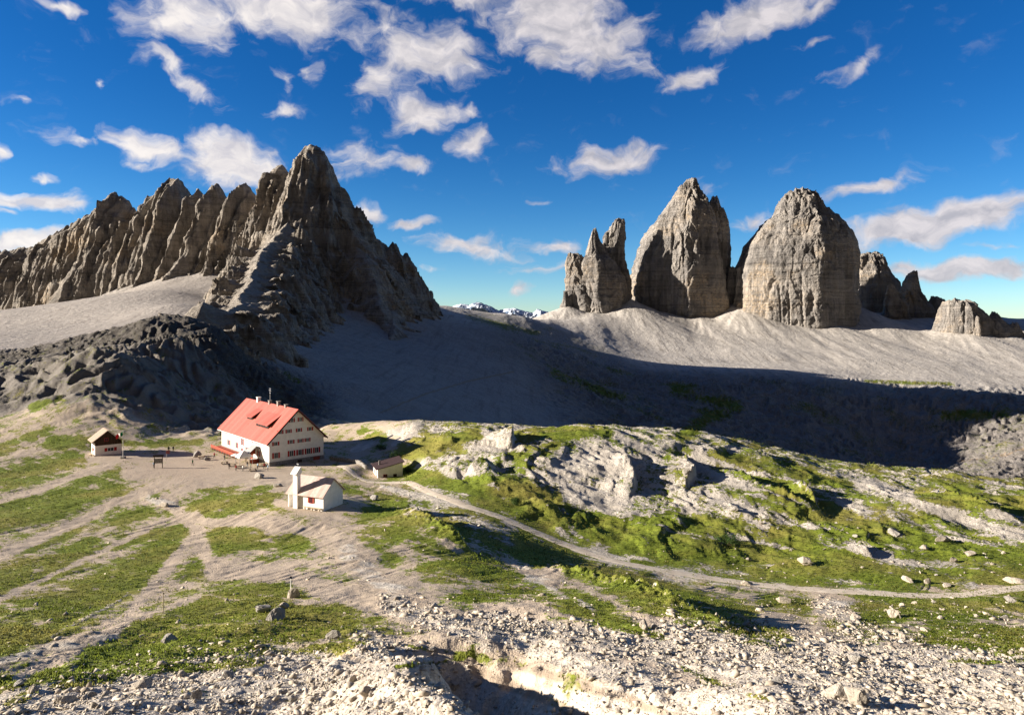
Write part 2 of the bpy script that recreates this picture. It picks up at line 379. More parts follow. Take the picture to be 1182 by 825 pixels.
# ------------------------------------------------------------------ free-standing rock tower from its outline and the facing of its walls
def tower(rows, d, facets, depth=.75, nth=380, nz=190, seed=0, flute=1.0, strata=1.0, sink=50):
    """rows: (py, x_left, x_right) from top to bottom; facets: (bearing deg of outward normal [0 = right, -90 = to the camera], offset)"""
    rows = np.array(rows, float)
    zr = CAMZ - (rows[:, 0] - HY) / F * d; xl = (rows[:, 1] - CX) / F * d; xr = (rows[:, 2] - CX) / F * d
    z = np.linspace(zr[-1] - sink, zr[0], nz); o = np.argsort(zr)
    L = np.interp(z, zr[o], xl[o]); R = np.interp(z, zr[o], xr[o])
    c = (L + R) / 2; a = (R - L) / 2
    th = np.linspace(0, 2 * np.pi, nth, endpoint=False)
    rad = np.full(nth, 9.0)
    for ang, off in facets:
        cs = np.cos(th - math.radians(ang)); rad = np.minimum(rad, np.where(cs > .02, off / np.maximum(cs, .02), 9))
    rad = np.minimum(rad, 1.5)
    for _ in range(4): rad = (np.roll(rad, 1) + rad * 2 + np.roll(rad, -1)) / 4
    ux = rad * np.cos(th); uy = rad * np.sin(th)
    lo, hi = ux.min(), ux.max(); ux = (ux - (lo + hi) / 2) / ((hi - lo) / 2)
    X = c[:, None] + a[:, None] * ux; 
    aw = np.maximum(a, .25 * a.max() * sstep(0, 1, a / a.max()))
    Y = d + depth * aw[:, None] * uy; Z = np.repeat(z[:, None], nth, 1)
    nx = np.cos(th)[None, :] * np.ones_like(X); ny = np.sin(th)[None, :] * np.ones_like(X)
    bl = fbm3(X / 75, Y / 75, Z / 190, 3, seed) * 4.2; bl = np.floor(bl) + sstep(.88, 1, bl - np.floor(bl))
    bs = fbm3(X / 26, Y / 26, Z / 40, 3, seed + 4) * 3.5; bs = np.floor(bs) + sstep(.7, 1, bs - np.floor(bs))
    crack = np.maximum(0, ridged3(X / 46, Y / 46, Z / 420, 1, seed + 5) - .72) * -34
    rz = .35 + .9 * sstep(-.15, .3, fbm3(X / 110, Y / 110, Z / 110, 2, seed + 21)) + .3 * sstep(.55, .85, (Z - zr[-1]) / (zr[0] - zr[-1]))
    dn = bl * 4.4 * flute * (.6 + .4 * rz) + rz * (bs * 1.7 + crack * .8 * flute + ridged3(X / 30, Y / 30, Z / 190, 2, seed + 5) * 2.4 * flute) + fbm3(X / 12, Y / 12, Z / 18, 3, seed + 9) * 1.9
    sz = Z / 21 + .7 * fbm3(X / 90, Y / 90, Z / 90, 2, seed); fr = sz - np.floor(sz)
    dn = dn + strata * 1.9 * (1 - fr) * (.5 + .5 * fbm3(X / 60, Y / 60, Z / 40, 2, seed + 3)) - 1
    lim = np.minimum(1, a / 38)[:, None]
    X = X + nx * dn * lim; Y = Y + ny * dn * lim
    Z = Z + 4 * fbm3(X / 17, Y / 17, Z / 40, 2, seed + 7) + sstep(.72, 1, (Z - zr[-1]) / (zr[0] - zr[-1])) * 15 * ridged2(X / 21 + seed, Y / 21, 3)
    V = np.stack([X.ravel(), Y.ravel(), Z.ravel()], 1)
    Q = grid_quads(nz, nth, True)
    capc = len(V); V = np.vstack([V, V[-nth:].mean(0) + [0, 0, 1]])
    top = (nz - 1) * nth
    j = np.arange(nth); T = np.stack([top + j, top + (j + 1) % nth, np.full(nth, capc), np.full(nth, capc)], 1)
    return V, np.vstack([Q, T[:, [0, 1, 2, 2]]])

def tower_group(name, specs, mat):
    Vs, Qs, off = [], [], 0
    for s in specs:
        V, Q = tower(**s); 
        Vs.append(V); Qs.append(Q + off); off += len(V)
    V = np.vstack(Vs); Q = np.vstack(Qs)
    tri = Q[:, 2] == Q[:, 3]
    T = np.vstack([Q[tri][:, :3], Q[~tri][:, [0, 1, 2]], Q[~tri][:, [0, 2, 3]]])
    return big_mesh(name, V, T, mat, smooth=False)

def build_mountains(mat_rock, mat_tower, mat_snow):
    A = [(-140, 300, 1330), (-60, 296, 1330), (0, 289, 1330), (20, 287, 1330), (38, 283, 1325), (60, 270, 1320), (85, 257, 1315), (105, 245, 1310), (118, 238, 1305), (124, 231, 1300), (134, 226, 1300), (144, 231, 1295),
         (150, 236, 1290), (160, 242, 1290), (167, 240, 1285), (173, 228, 1285), (182, 223, 1280), (190, 227, 1280), (195, 211, 1275), (207, 212, 1270), (213, 229, 1270), (219, 254, 1265), (223, 241, 1260),
         (228, 221, 1255), (236, 234, 1250), (240, 236, 1250), (250, 216, 1240), (258, 226, 1235), (266, 242, 1230), (270, 256, 1225), (275, 228, 1220), (282, 215, 1215), (293, 226, 1205), (303, 240, 1200), (310, 247, 1195),
         (314, 224, 1190), (317, 201, 1190), (324, 193, 1185), (331, 199, 1180), (334, 213, 1178), (337, 200, 1176), (345, 186, 1170), (351, 169, 1165), (358, 166, 1160), (367, 168, 1160), (376, 176, 1160), (383, 192, 1162),
         (389, 206, 1165), (400, 229, 1170), (412, 258, 1180), (420, 273, 1190), (430, 281, 1200), (436, 276, 1205), (442, 278, 1210), (448, 286, 1215), (453, 279, 1220), (459, 282, 1222), (466, 296, 1228), (471, 289, 1232), (477, 306, 1240), (488, 330, 1255), (495, 345, 1268), (506, 362, 1285)]
    B = [(356, 215, 1150), (344, 240, 1125), (334, 252, 1100), (324, 262, 1070), (312, 278, 1040), (303, 286, 985), (296, 304, 930), (287, 328, 860), (277, 346, 790), (266, 358, 720), (254, 362, 665), (247, 368, 640), (241, 354, 622), (236, 346, 612), (232, 354, 600), (228, 370, 585), (215, 377, 550), (200, 383, 510)]
    Cc = [(392, 215, 1165), (396, 250, 1140), (410, 282, 1110), (424, 292, 1085), (428, 300, 1070), (436, 335, 1040), (446, 372, 990)]
    Dd = [(300, 300, 1000), (318, 318, 960), (338, 345, 900), (352, 372, 850), (360, 388, 800)]
    Ee = [(448, 286, 1215), (462, 318, 1180), (474, 352, 1130), (482, 385, 1060)]
    Kk = [(432, 300, 1150), (448, 335, 1090), (455, 365, 1020), (452, 392, 950)]
    Jj = [(410, 290, 1110), (400, 330, 1050), (395, 365, 980), (398, 395, 900)]
    Ff = [(200, 216, 1275), (178, 262, 1240), (165, 300, 1200), (150, 330, 1160)]
    Gg = [(120, 240, 1305), (96, 282, 1260), (76, 322, 1210), (60, 352, 1170)]
    Hh = [(282, 215, 1215), (272, 258, 1180), (262, 292, 1150), (255, 312, 1130)]
    Ii = [(250, 216, 1240), (234, 262, 1205), (205, 305, 1160), (170, 338, 1100)]
    m = massif([(A, 2.3, 170), (B, (2.1, 1.2), 240), (Cc, 1.75, 200), (Ee, 1.45, 190), (Ff, 2.4, 60), (Gg, 2.4, 60), (Hh, 2.6, 50), (Ii, 2.4, 50), (Kk, 1.6, 150)],
               -1430, -60, 500, 1640, 1.9, 'mountain', mat_rock)
    structure(m, 'jagged grey brown rock ridge with many spires rising to a tall pointed summit behind the hut', 'mountain')
    box = [(0, 1), (-35, .92), (-75, .80), (-120, .82), (-160, .92), (180, 1), (120, .85), (60, .85)]
    # small three-pronged tower
    t = tower_group('mountain', [
        dict(rows=[(296, 655, 666), (304, 653, 676), (330, 653, 690), (362, 650, 700)], d=2150, facets=[(0, 1), (-60, .85), (-125, .8), (180, .95), (90, .8)], depth=.7, nth=200, nz=110, seed=1),
        dict(rows=[(268, 685, 688), (278, 681, 692), (290, 676, 699), (302, 668, 714), (320, 663, 722), (362, 656, 727)], d=2145, facets=box, depth=.7, nth=220, nz=130, seed=2),
        dict(rows=[(255, 714, 721), (259, 707, 722.5), (272, 697, 723), (292, 691, 724), (320, 689, 728), (364, 686, 730)], d=2175, facets=[(0, 1), (-50, .9), (-115, .7), (-165, .9), (180, 1), (90, .8)], depth=.7, nth=240, nz=150, seed=3),
        dict(rows=[(332, 687, 690), (345, 684, 694), (366, 681, 700)], d=2105, facets=box, depth=.9, nth=120, nz=60, seed=14),
        dict(rows=[(340, 650, 655), (352, 646, 660), (366, 640, 668)], d=2120, facets=box, depth=.9, nth=120, nz=60, seed=15)], mat_tower)
    structure(t, 'smallest of the big towers, a three pronged rock tower left of the broad pyramid', 'mountain')
    t = tower_group('mountain', [
        dict(rows=[(209, 796, 804), (213, 789, 809), (220, 782, 814), (229, 776, 819), (241, 766, 824), (256, 757, 827), (274, 744, 830), (300, 735, 835), (325, 729, 838), (366, 727, 842)], d=2200,
             facets=[(-5, .95), (-40, .98), (-80, .78), (-128, .60), (-160, .86), (180, 1.0), (90, .8)], depth=.72, nth=460, nz=240, seed=4, strata=.35),
        dict(rows=[(228, 823, 826), (236, 819, 831), (248, 815, 838), (256, 812, 840.5), (292, 808, 842), (330, 806, 842), (366, 805, 844)], d=2225, facets=box, depth=.8, nth=240, nz=180, seed=5, strata=.4),
        dict(rows=[(312, 842, 849), (325, 838, 854), (345, 834, 860), (368, 830, 864)], d=2190, facets=box, depth=.8, nth=150, nz=80, seed=6)], mat_tower)
    structure(t, 'tallest rock tower with a sunlit left wall and a shaded grey front wall', 'mountain')
    t = tower_group('mountain', [
        dict(rows=[(221, 919, 930), (225, 912, 941), (231, 905, 948), (240, 900, 952), (248, 896, 962), (258, 884, 972), (268, 877, 979), (279, 868, 984), (291, 864, 987), (306, 858, 987), (330, 856, 986), (374, 853, 986)], d=2130,
             facets=[(0, .98), (-38, .95), (-68, .80), (-108, .76), (-128, .84), (178, 1), (90, .8)], depth=.78, nth=480, nz=230, seed=7, strata=1.5, flute=.55),
        dict(rows=[(312, 850, 856), (325, 848, 866), (350, 846, 880), (374, 842, 890)], d=2150, facets=box, depth=.8, nth=150, nz=80, seed=8)], mat_tower)
    structure(t, 'broad banded rock tower with a pale sunlit front, right of the tallest tower', 'mountain')
    t = tower_group('mountain', [
        dict(rows=[(294, 1002, 1010), (297, 992, 1018), (304, 986, 1022), (315, 983, 1030), (326, 982, 1037), (345, 980, 1042), (368, 976, 1046)], d=2330, facets=box, depth=.8, nth=280, nz=130, seed=9),
        dict(rows=[(332, 1025, 1030), (340, 1024, 1040), (352, 1023, 1048), (388, 1018, 1056)], d=2180, facets=[(0, .9), (-50, .9), (-120, .8), (180, .9), (90, .8)], depth=.7, nth=220, nz=110, seed=10),
        dict(rows=[(316, 1053, 1059), (322, 1045, 1061), (333, 1041, 1063), (346, 1036, 1071), (360, 1032, 1080), (385, 1026, 1090)], d=2230, facets=box, depth=.8, nth=240, nz=120, seed=11),
        dict(rows=[(346, 1074, 1083), (351, 1069, 1092), (360, 1064, 1104), (386, 1056, 1116)], d=2240, facets=box, depth=.8, nth=200, nz=70, seed=12)], mat_tower)
    structure(t, 'dark rounded rock tower with a small split pinnacle, right of the banded tower', 'mountain')
    t = tower_group('mountain', [
        dict(rows=[(349, 1102, 1108), (352, 1094, 1120), (358, 1092, 1132), (370, 1090, 1140), (392, 1084, 1146)], d=1975, facets=[(0, .9), (-60, .9), (-130, .7), (180, .9), (90, .8)], depth=.7, nth=240, nz=80, seed=13),
        dict(rows=[(364, 1143, 1150), (370, 1136, 1160), (379, 1132, 1172), (394, 1128, 1182)], d=1965, facets=box, depth=.7, nth=240, nz=70, seed=16),
        dict(rows=[(376, 1168, 1174), (384, 1160, 1184), (400, 1150, 1200)], d=1955, facets=box, depth=.7, nth=200, nz=60, seed=17)], mat_tower)
    structure(t, 'low broken sunlit rock blocks at the right hand end of the tower row', 'mountain')
    # far snowy range seen through the saddle
    xs = np.linspace(-3200, 2600, 560); ys = np.linspace(20000, 22500, 130)
    X, Y = np.meshgrid(xs, ys)
    sx = (np.array([430, 490, 520, 532, 540, 546, 552, 560, 568, 575, 585, 595, 606, 615, 622, 628, 640, 700, 760]) - CX) / F * 20600
    sz = CAMZ - (-2.5 + np.array([366, 362, 357, 353.5, 355, 352.5, 351.5, 354, 357, 361, 359, 358.5, 362, 364, 359.5, 362, 365, 368, 372]) - HY) / F * 20600
    s = np.interp(X + 60 * perlin2(X / 300, Y / 300), sx, sz)
    Z = s - np.abs(Y - 20700) * .34 + 120 * ridged2(X / 420, Y / 420, 5, 2.) * sstep(0, 500, np.abs(Y - 20700)) + 25 * ridged2(X / 110, Y / 110, 3)
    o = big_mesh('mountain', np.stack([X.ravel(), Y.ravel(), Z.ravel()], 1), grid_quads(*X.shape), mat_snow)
    structure(o, 'distant snow streaked mountain range seen through the saddle', 'mountain range')

# ------------------------------------------------------------------ painted ground cover (kept on the ground itself: grass, trodden dirt, rubble)
def strokes(px, py, lst):
    r = np.zeros_like(px)
    for pts, w, v in lst:
        P = np.array(pts, float)
        m = (px > P[:, 0].min() - 2.2 * w) & (px < P[:, 0].max() + 2.2 * w) & (py > P[:, 1].min() - 2.2 * w) & (py < P[:, 1].max() + 2.2 * w)
        if not m.any(): continue
        d, _, _ = poly_dist(P, px[m], py[m])
        q = v * (1 - sstep(.1 * w, 1.35 * w, d)); r[m] = np.where(np.abs(q) > np.abs(r[m]), q, r[m])
    return r

GRASS = [  # photo strokes: points, half width, strength
    ([(0, 552), (45, 540), (90, 528)], 13, 1), ([(-30, 562), (40, 545)], 10, 1), ([(92, 558), (130, 548), (160, 541)], 6, .9), ([(150, 528), (180, 523)], 4, .9),
    ([(-20, 608), (30, 596), (80, 580), (132, 562)], 12, 1), ([(-20, 590), (50, 577), (80, 570)], 9, .9), ([(84, 599), (130, 585), (193, 566)], 5, .9), ([(136, 602), (172, 588)], 7, .9),
    ([(-10, 676), (28, 660)], 10, 1), ([(54, 649), (107, 624)], 8, .8), ([(43, 670), (100, 642), (179, 611)], 8, .85), ([(-20, 752), (50, 724), (110, 694), (165, 652), (215, 615)], 15, 1), ([(215, 622), (235, 610)], 6, .8),
    ([(0, 735), (60, 700), (120, 665)], 9, .8), ([(243, 588), (272, 580), (305, 574)], 15, 1), ([(232, 562), (255, 560)], 5, .7), ([(218, 588), (232, 580)], 5, .6), ([(225, 656), (240, 635), (275, 622), (345, 626)], 12, .95), ([(230, 620), (300, 612)], 9, .8),
    ([(140, 728), (200, 722)], 9, .9), ([(95, 755), (160, 748), (250, 742)], 12, .85), ([(-10, 792), (60, 778), (110, 778)], 9, .8), ([(10, 815), (40, 800)], 7, .7), ([(225, 712), (290, 690), (340, 678)], 20, .95),
    ([(260, 745), (330, 735), (400, 712)], 18, .95), ([(300, 700), (340, 712), (425, 705)], 14, .9), ([(140, 768), (230, 752), (300, 748)], 11, .85), ([(20, 700), (60, 690)], 6, .5),
    ([(395, 563), (430, 572), (465, 580)], 6, .8), ([(430, 592), (480, 600), (530, 615)], 14, .85), ([(470, 618), (520, 640)], 12, .7), ([(490, 655), (540, 650), (590, 668)], 16, .9), ([(540, 690), (600, 680)], 10, .7), ([(420, 625), (470, 655)], 12, .45),
    ([(600, 622), (660, 650), (740, 690), (830, 720), (900, 740)], 17, .85), ([(560, 620), (620, 650)], 10, .8), ([(650, 680), (700, 700)], 8, .7), ([(700, 668), (780, 690), (860, 712)], 16, .9), ([(880, 690), (930, 700)], 10, .7),
    ([(1000, 705), (1060, 700), (1120, 700), (1200, 695)], 20, .95), ([(1080, 730), (1140, 735), (1200, 745)], 20, .95), ([(960, 722), (1010, 735)], 10, .6), ([(1100, 765), (1200, 762)], 5, .6),
    ([(560, 575), (620, 592), (700, 615), (780, 632), (850, 645), (940, 655)], 22, .95), ([(640, 600), (760, 605), (850, 610)], 12, .8), ([(900, 620), (960, 650), (1050, 668), (1182, 660)], 16, .75), ([(880, 580), (960, 600), (1020, 620)], 14, .6),
    ([(470, 520), (520, 510), (545, 500)], 14, .9), ([(455, 545), (490, 552), (530, 560)], 10, .9), ([(420, 500), (440, 505)], 8, .7), ([(600, 505), (640, 500), (700, 500)], 9, .8), ([(600, 530), (640, 515)], 8, .6), ([(530, 560), (580, 556), (640, 575)], 10, .9), ([(1060, 570), (1182, 590)], 7, .7), ([(820, 520), (900, 540), (980, 560)], 8, .6),
    ([(660, 790), (690, 800)], 4, .3), ([(790, 775), (830, 790)], 5, .6), ([(860, 800), (890, 808)], 5, .6), ([(990, 690), (1010, 700)], 6, .5), ([(455, 770), (500, 765), (540, 755)], 5, .7), ([(470, 745), (560, 760)], 4, .4),
    ([(70, 790), (180, 772), (300, 762)], 9, .8), ([(100, 772), (200, 765)], 8, .7), ([(330, 752), (420, 738)], 8, .7), ([(160, 735), (260, 728)], 8, .7), ([(0, 640), (40, 630), (90, 612)], 6, .6), ([(100, 640), (160, 615)], 6, .6), ([(180, 640), (230, 600)], 5, .5), ([(940, 590), (1040, 620), (1182, 650)], 12, .6), ([(1040, 640), (1182, 640)], 9, .6), ([(880, 550), (960, 580)], 7, .6), ([(1100, 565), (1182, 580)], 8, .7), ([(400, 600), (470, 620)], 9, .7), ([(560, 660), (660, 700)], 10, .7), ([(620, 690), (760, 735)], 8, .6), ([(60, 510), (110, 512)], 10, .9), ([(40, 470), (70, 462)], 6, .8), ([(0, 520), (60, 495)], 8, .6), ([(140, 512), (230, 510)], 5, .8), ([(330, 432), (345, 440)], 5, .5), ([(640, 430), (720, 460)], 6, .5), ([(780, 450), (850, 470), (800, 490)], 9, .6), ([(1000, 440), (1100, 443)], 3, .8), ([(1090, 480), (1160, 478)], 7, .7), ([(790, 500), (810, 490)], 8, .8), ([(540, 365), (620, 385)], 5, .4),
]
ROCKY = [   # bare pale limestone slabs and gravel sheets
    ([(648, 545), (690, 530), (726, 540)], 20, 1.3), ([(655, 570), (715, 575)], 18, 1.3), ([(540, 512), (580, 512)], 10, 1), ([(560, 505), (600, 515)], 8, .9), ([(410, 520), (450, 500), (480, 492)], 7, .9), ([(455, 512), (478, 500)], 5, .9), ([(500, 495), (560, 497)], 4, .9),
    ([(1000, 555), (1090, 590), (1190, 625)], 9, 1), ([(950, 545), (1020, 570)], 7, .8), ([(985, 630), (1060, 655), (1120, 672)], 9, 1), ([(1140, 650), (1190, 664)], 7, .9), ([(820, 575), (880, 590)], 8, .9), ([(775, 560), (800, 580)], 8, .8), ([(790, 535), (860, 560)], 7, .8), ([(700, 500), (760, 520)], 6, .8), ([(840, 520), (920, 550)], 7, .8), ([(900, 600), (960, 607)], 5, .8), ([(930, 565), (1000, 590)], 8, .7), ([(520, 552), (545, 545)], 8, .9), ([(440, 562), (560, 590)], 4, .7), ([(625, 600), (650, 612)], 5, .8),
    ([(480, 700), (560, 720), (660, 735), (800, 760)], 12, .6), ([(400, 640), (460, 690)], 22, .7), ([(590, 650), (680, 690)], 14, .6), ([(300, 800), (500, 770)], 12, .6), ([(820, 700), (900, 730)], 12, .5), ([(610, 670), (680, 700)], 12, .8), ([(885, 715), (960, 735)], 10, .6), ([(960, 695), (1030, 705)], 8, .8),
    ([(0, 760), (90, 740), (130, 735)], 12, .8), ([(170, 575), (200, 582)], 8, .9), ([(60, 735), (140, 690), (160, 665)], 3, .9), ([(295, 700), (335, 715)], 8, .7),
]
RUBBLE = [([(420, 745), (500, 770), (560, 800), (620, 835)], 20, .95), ([(590, 735), (680, 765), (760, 790), (800, 820)], 20, .7), ([(0, 825), (110, 800), (220, 778), (330, 768), (430, 790), (520, 815)], 30, 1), ([(0, 860), (300, 820), (520, 840)], 50, 1), ([(780, 745), (900, 765), (1030, 790), (1190, 800)], 38, 1), ([(700, 830), (900, 830), (1190, 850)], 50, 1), ([(560, 720), (700, 740), (790, 755)], 20, .8), ([(450, 700), (520, 720), (560, 745)], 16, .6), ([(900, 740), (1000, 752), (1190, 762)], 12, .7), ([(950, 700), (1010, 740)], 14, .6)]
DIRT = [([(585, 765), (660, 785), (740, 812), (800, 835)], 12, .75), ([(440, 476), (490, 455), (540, 440), (592, 429)], 1.6, 1), ([(1060, 540), (1100, 533), (1150, 527), (1190, 516)], 1.6, 1), ([(962, 525), (972, 508), (966, 495)], 1.6, .7), ([(370, 440), (420, 430)], 1.2, .4), ([(230, 470), (300, 440), (330, 433)], 1.2, .6), ([(690, 650), (720, 636), (780, 620), (820, 640)], 2.5, .5), ([(808, 655), (850, 632), (900, 640)], 2.5, .7), ([(872, 596), (885, 612)], 2, .7),
        ([(545, 775), (600, 795), (660, 820), (720, 845)], 13, .75), ([(530, 735), (590, 745)], 8, .6), ([(960, 715), (1000, 728)], 6, .7)]

TRACKS = [([(20, 782), (90, 748), (140, 722), (185, 665), (226, 615), (206, 592), (190, 572)], 7, 1), ([(-20, 650), (60, 616), (130, 582), (200, 556), (270, 543)], 7, 1), ([(150, 545), (220, 540), (300, 548), (350, 556)], 14, 1), ([(226, 612), (245, 655), (330, 662), (400, 690), (480, 712)], 12, 1), ([(300, 602), (360, 612), (430, 640)], 9, .8),
          ([(-20, 585), (60, 560), (140, 530)], 4, .9), ([(220, 600), (260, 604), (330, 600)], 6, .9), ([(-20, 700), (40, 672), (110, 640), (190, 600)], 4, .8), ([(200, 570), (225, 560), (260, 556)], 6, 1), ([(105, 527), (160, 527), (230, 530)], 6, 1), ([(230, 690), (180, 705), (120, 720)], 5, .7), ([(400, 600), (350, 590), (320, 580)], 6, .8)]
def ground_masks(x, y, z):
    px, py = proj(x, y, z)
    px = px + 5 * perlin2(x / 3.1, y / 3.1) * np.clip(60 / y, .2, 1.6) + 3 * perlin2(x / 11, y / 11); py = py + 2.0 * perlin2(x / 3.7 + 9, y / 3.7) * np.clip(60 / y, .2, 1.5)
    vis = 1 - sstep(300, 420, y)
    g = strokes(px, py, GRASS); r = strokes(px, py, ROCKY); u = strokes(px, py, RUBBLE); dd = strokes(px, py, DIRT)
    right_of = sstep(-14, 10, x + (y - 150) * .10 + 22) * sstep(100, 125, y) * vis
    hill = sstep(225, 265, y) * (1 - sstep(500, 620, y)) * (1 - sstep(330, 420, px))
    tk = strokes(px, py, TRACKS)
    n = fbm2(x / 7, y / 14, 4, 3.3)
    n9 = fbm2((x * .6 + y * .8) / 2.6, (x * .8 - y * .6) / 7, 3, 13.)
    low = sstep(680, 720, py) * (1 - sstep(420, 520, px))
    base = right_of * (.50 + .16 * sstep(820, 920, px) + .28 * n + .42 * n9 + .30 * fbm2(x / 1.3, y / 1.9, 2, 15.)) + (1 - right_of) * vis * (1 - .9 * hill) * (.36 + .34 * n + .44 * n9 + .10 * low + .16 * (1 - sstep(200, 330, px)) * sstep(530, 555, py)) + hill * (.18 + .3 * n)
    vq = px - 1.1 * (py - 370) + 26 * fbm2(x / 70, y / 70, 4, 31.)
    valley = sstep(420, 600, y) * (1 - sstep(1400, 1560, y - 260 * (1 - sstep(640, 760, px)))) * sstep(500, 590, vq)
    base = base + valley * (.22 + .5 * fbm2(x / 60, y / 60, 4, 8.))
    slab = sstep(.22, .5, fbm2((x * .6 + y * .8) / 3.2, (x * .8 - y * .6) / 13, 3, 44.)) * right_of
    r = np.maximum(r * (.72 + .5 * n9), slab * .85)
    grass = np.clip(base * (1 - np.clip(r * 1.1, 0, 1)) + g * (.92 + .5 * n + .7 * n9) - u * .8 * (1 - g), 0, 1) * (1 - tk)
    rock = np.clip(right_of * .8 + r + hill * .9 + valley * .4, 0, 1)
    return grass, rock, u * vis, np.maximum(dd, 0)

def build_ground(mat):
    pxs = np.concatenate([np.linspace(-760, -120, 70, endpoint=False), np.linspace(-120, 1302, 1080, endpoint=False), np.linspace(1302, 1950, 70)])
    tb = (pxs - CX) / F
    ds = np.concatenate([np.linspace(4, 12, 24, endpoint=False), np.exp(np.arange(math.log(12), math.log(340), .0040)), np.exp(np.arange(math.log(340), math.log(2400), .0058)), np.exp(np.linspace(math.log(2400), math.log(40000), 60))])
    D, T = np.meshgrid(ds, tb, indexing='ij')
    x = (D * T).ravel(); y = D.ravel(); z = H(x, y)
    gr, rk, ru, di = ground_masks(x, y, z)
    nz = len(ds); 
    V = np.stack([x, y, z], 1)
    mask = np.stack([gr, rk, ru, di], 1)
    o = big_mesh('ground', V, grid_quads(len(ds), len(tb))[:, ::-1][:, [3, 2, 1, 0]], mat, {'cover': mask})
    structure(o, 'alpine ground of gravel, grass, limestone slabs and scree slopes', 'ground')
    return o
# ------------------------------------------------------------------ node helpers
def mat_new(name):
    m = bpy.data.materials.new(name); m.use_nodes = True; nt = m.node_tree; nt.nodes.clear()
    out = nt.nodes.new('ShaderNodeOutputMaterial'); b = nt.nodes.new('ShaderNodeBsdfPrincipled')
    nt.links.new(b.outputs[0], out.inputs[0]); b.inputs['Roughness'].default_value = .9
    b.inputs['Specular IOR Level'].default_value = .15
    return m, nt, b

class NB:
    def __init__(s, nt): s.nt = nt
    def n(s, t, **k):
        n = s.nt.nodes.new(t)
        for a, v in k.items(): setattr(n, a, v)
        return n
    def lk(s, a, b): s.nt.links.new(a, b)
    def setin(s, i, v):
        if isinstance(v, bpy.types.NodeSocket): s.lk(v, i)
        else: i.default_value = v
    def math(s, op, a, b=0.0, c=0.0, clamp=False):
        n = s.n('ShaderNodeMath', operation=op); n.use_clamp = clamp
        for i, v in zip(n.inputs, (a, b, c)): s.setin(i, v)
        return n.outputs[0]
    def ramp01(s, v, a, b, lo=0.0, hi=1.0):
        n = s.n('ShaderNodeMapRange'); n.interpolation_type = 'SMOOTHSTEP'
        s.setin(n.inputs[0], v); n.inputs[1].default_value = a; n.inputs[2].default_value = b; n.inputs[3].default_value = lo; n.inputs[4].default_value = hi
        return n.outputs[0]
    def mix(s, f, a, b, mode='MIX'):
        n = s.n('ShaderNodeMix', data_type='RGBA', blend_type=mode)
        s.setin(n.inputs[0], f); 
        for i, v in ((6, a), (7, b)):
            s.setin(n.inputs[i], v if isinstance(v, bpy.types.NodeSocket) else (*v, 1))
        return n.outputs[2]
    def noise(s, vec, scale, detail=6, rough=.55, dist=0.0, dim='3D'):
        n = s.n('ShaderNodeTexNoise'); n.noise_dimensions = dim
        s.setin(n.inputs['Vector'], vec); n.inputs['Scale'].default_value = scale; n.inputs['Detail'].default_value = detail
        n.inputs['Roughness'].default_value = rough; n.inputs['Distortion'].default_value = dist
        return n.outputs[0]
    def pos(s, scale=(1, 1, 1), rot=(0, 0, 0)):
        g = s.n('ShaderNodeNewGeometry'); m = s.n('ShaderNodeMapping')
        s.lk(g.outputs['Position'], m.inputs[0]); m.inputs['Scale'].default_value = scale; m.inputs['Rotation'].default_value = rot
        return m.outputs[0]
    def bump(s, h, strength, dist, b, prev=None):
        n = s.n('ShaderNodeBump'); s.setin(n.inputs['Height'], h); n.inputs['Strength'].default_value = strength; n.inputs['Distance'].default_value = dist
        if prev is not None: s.lk(prev, n.inputs['Normal'])
        if b is not None: s.lk(n.outputs[0], b.inputs['Normal'])
        return n.outputs[0]

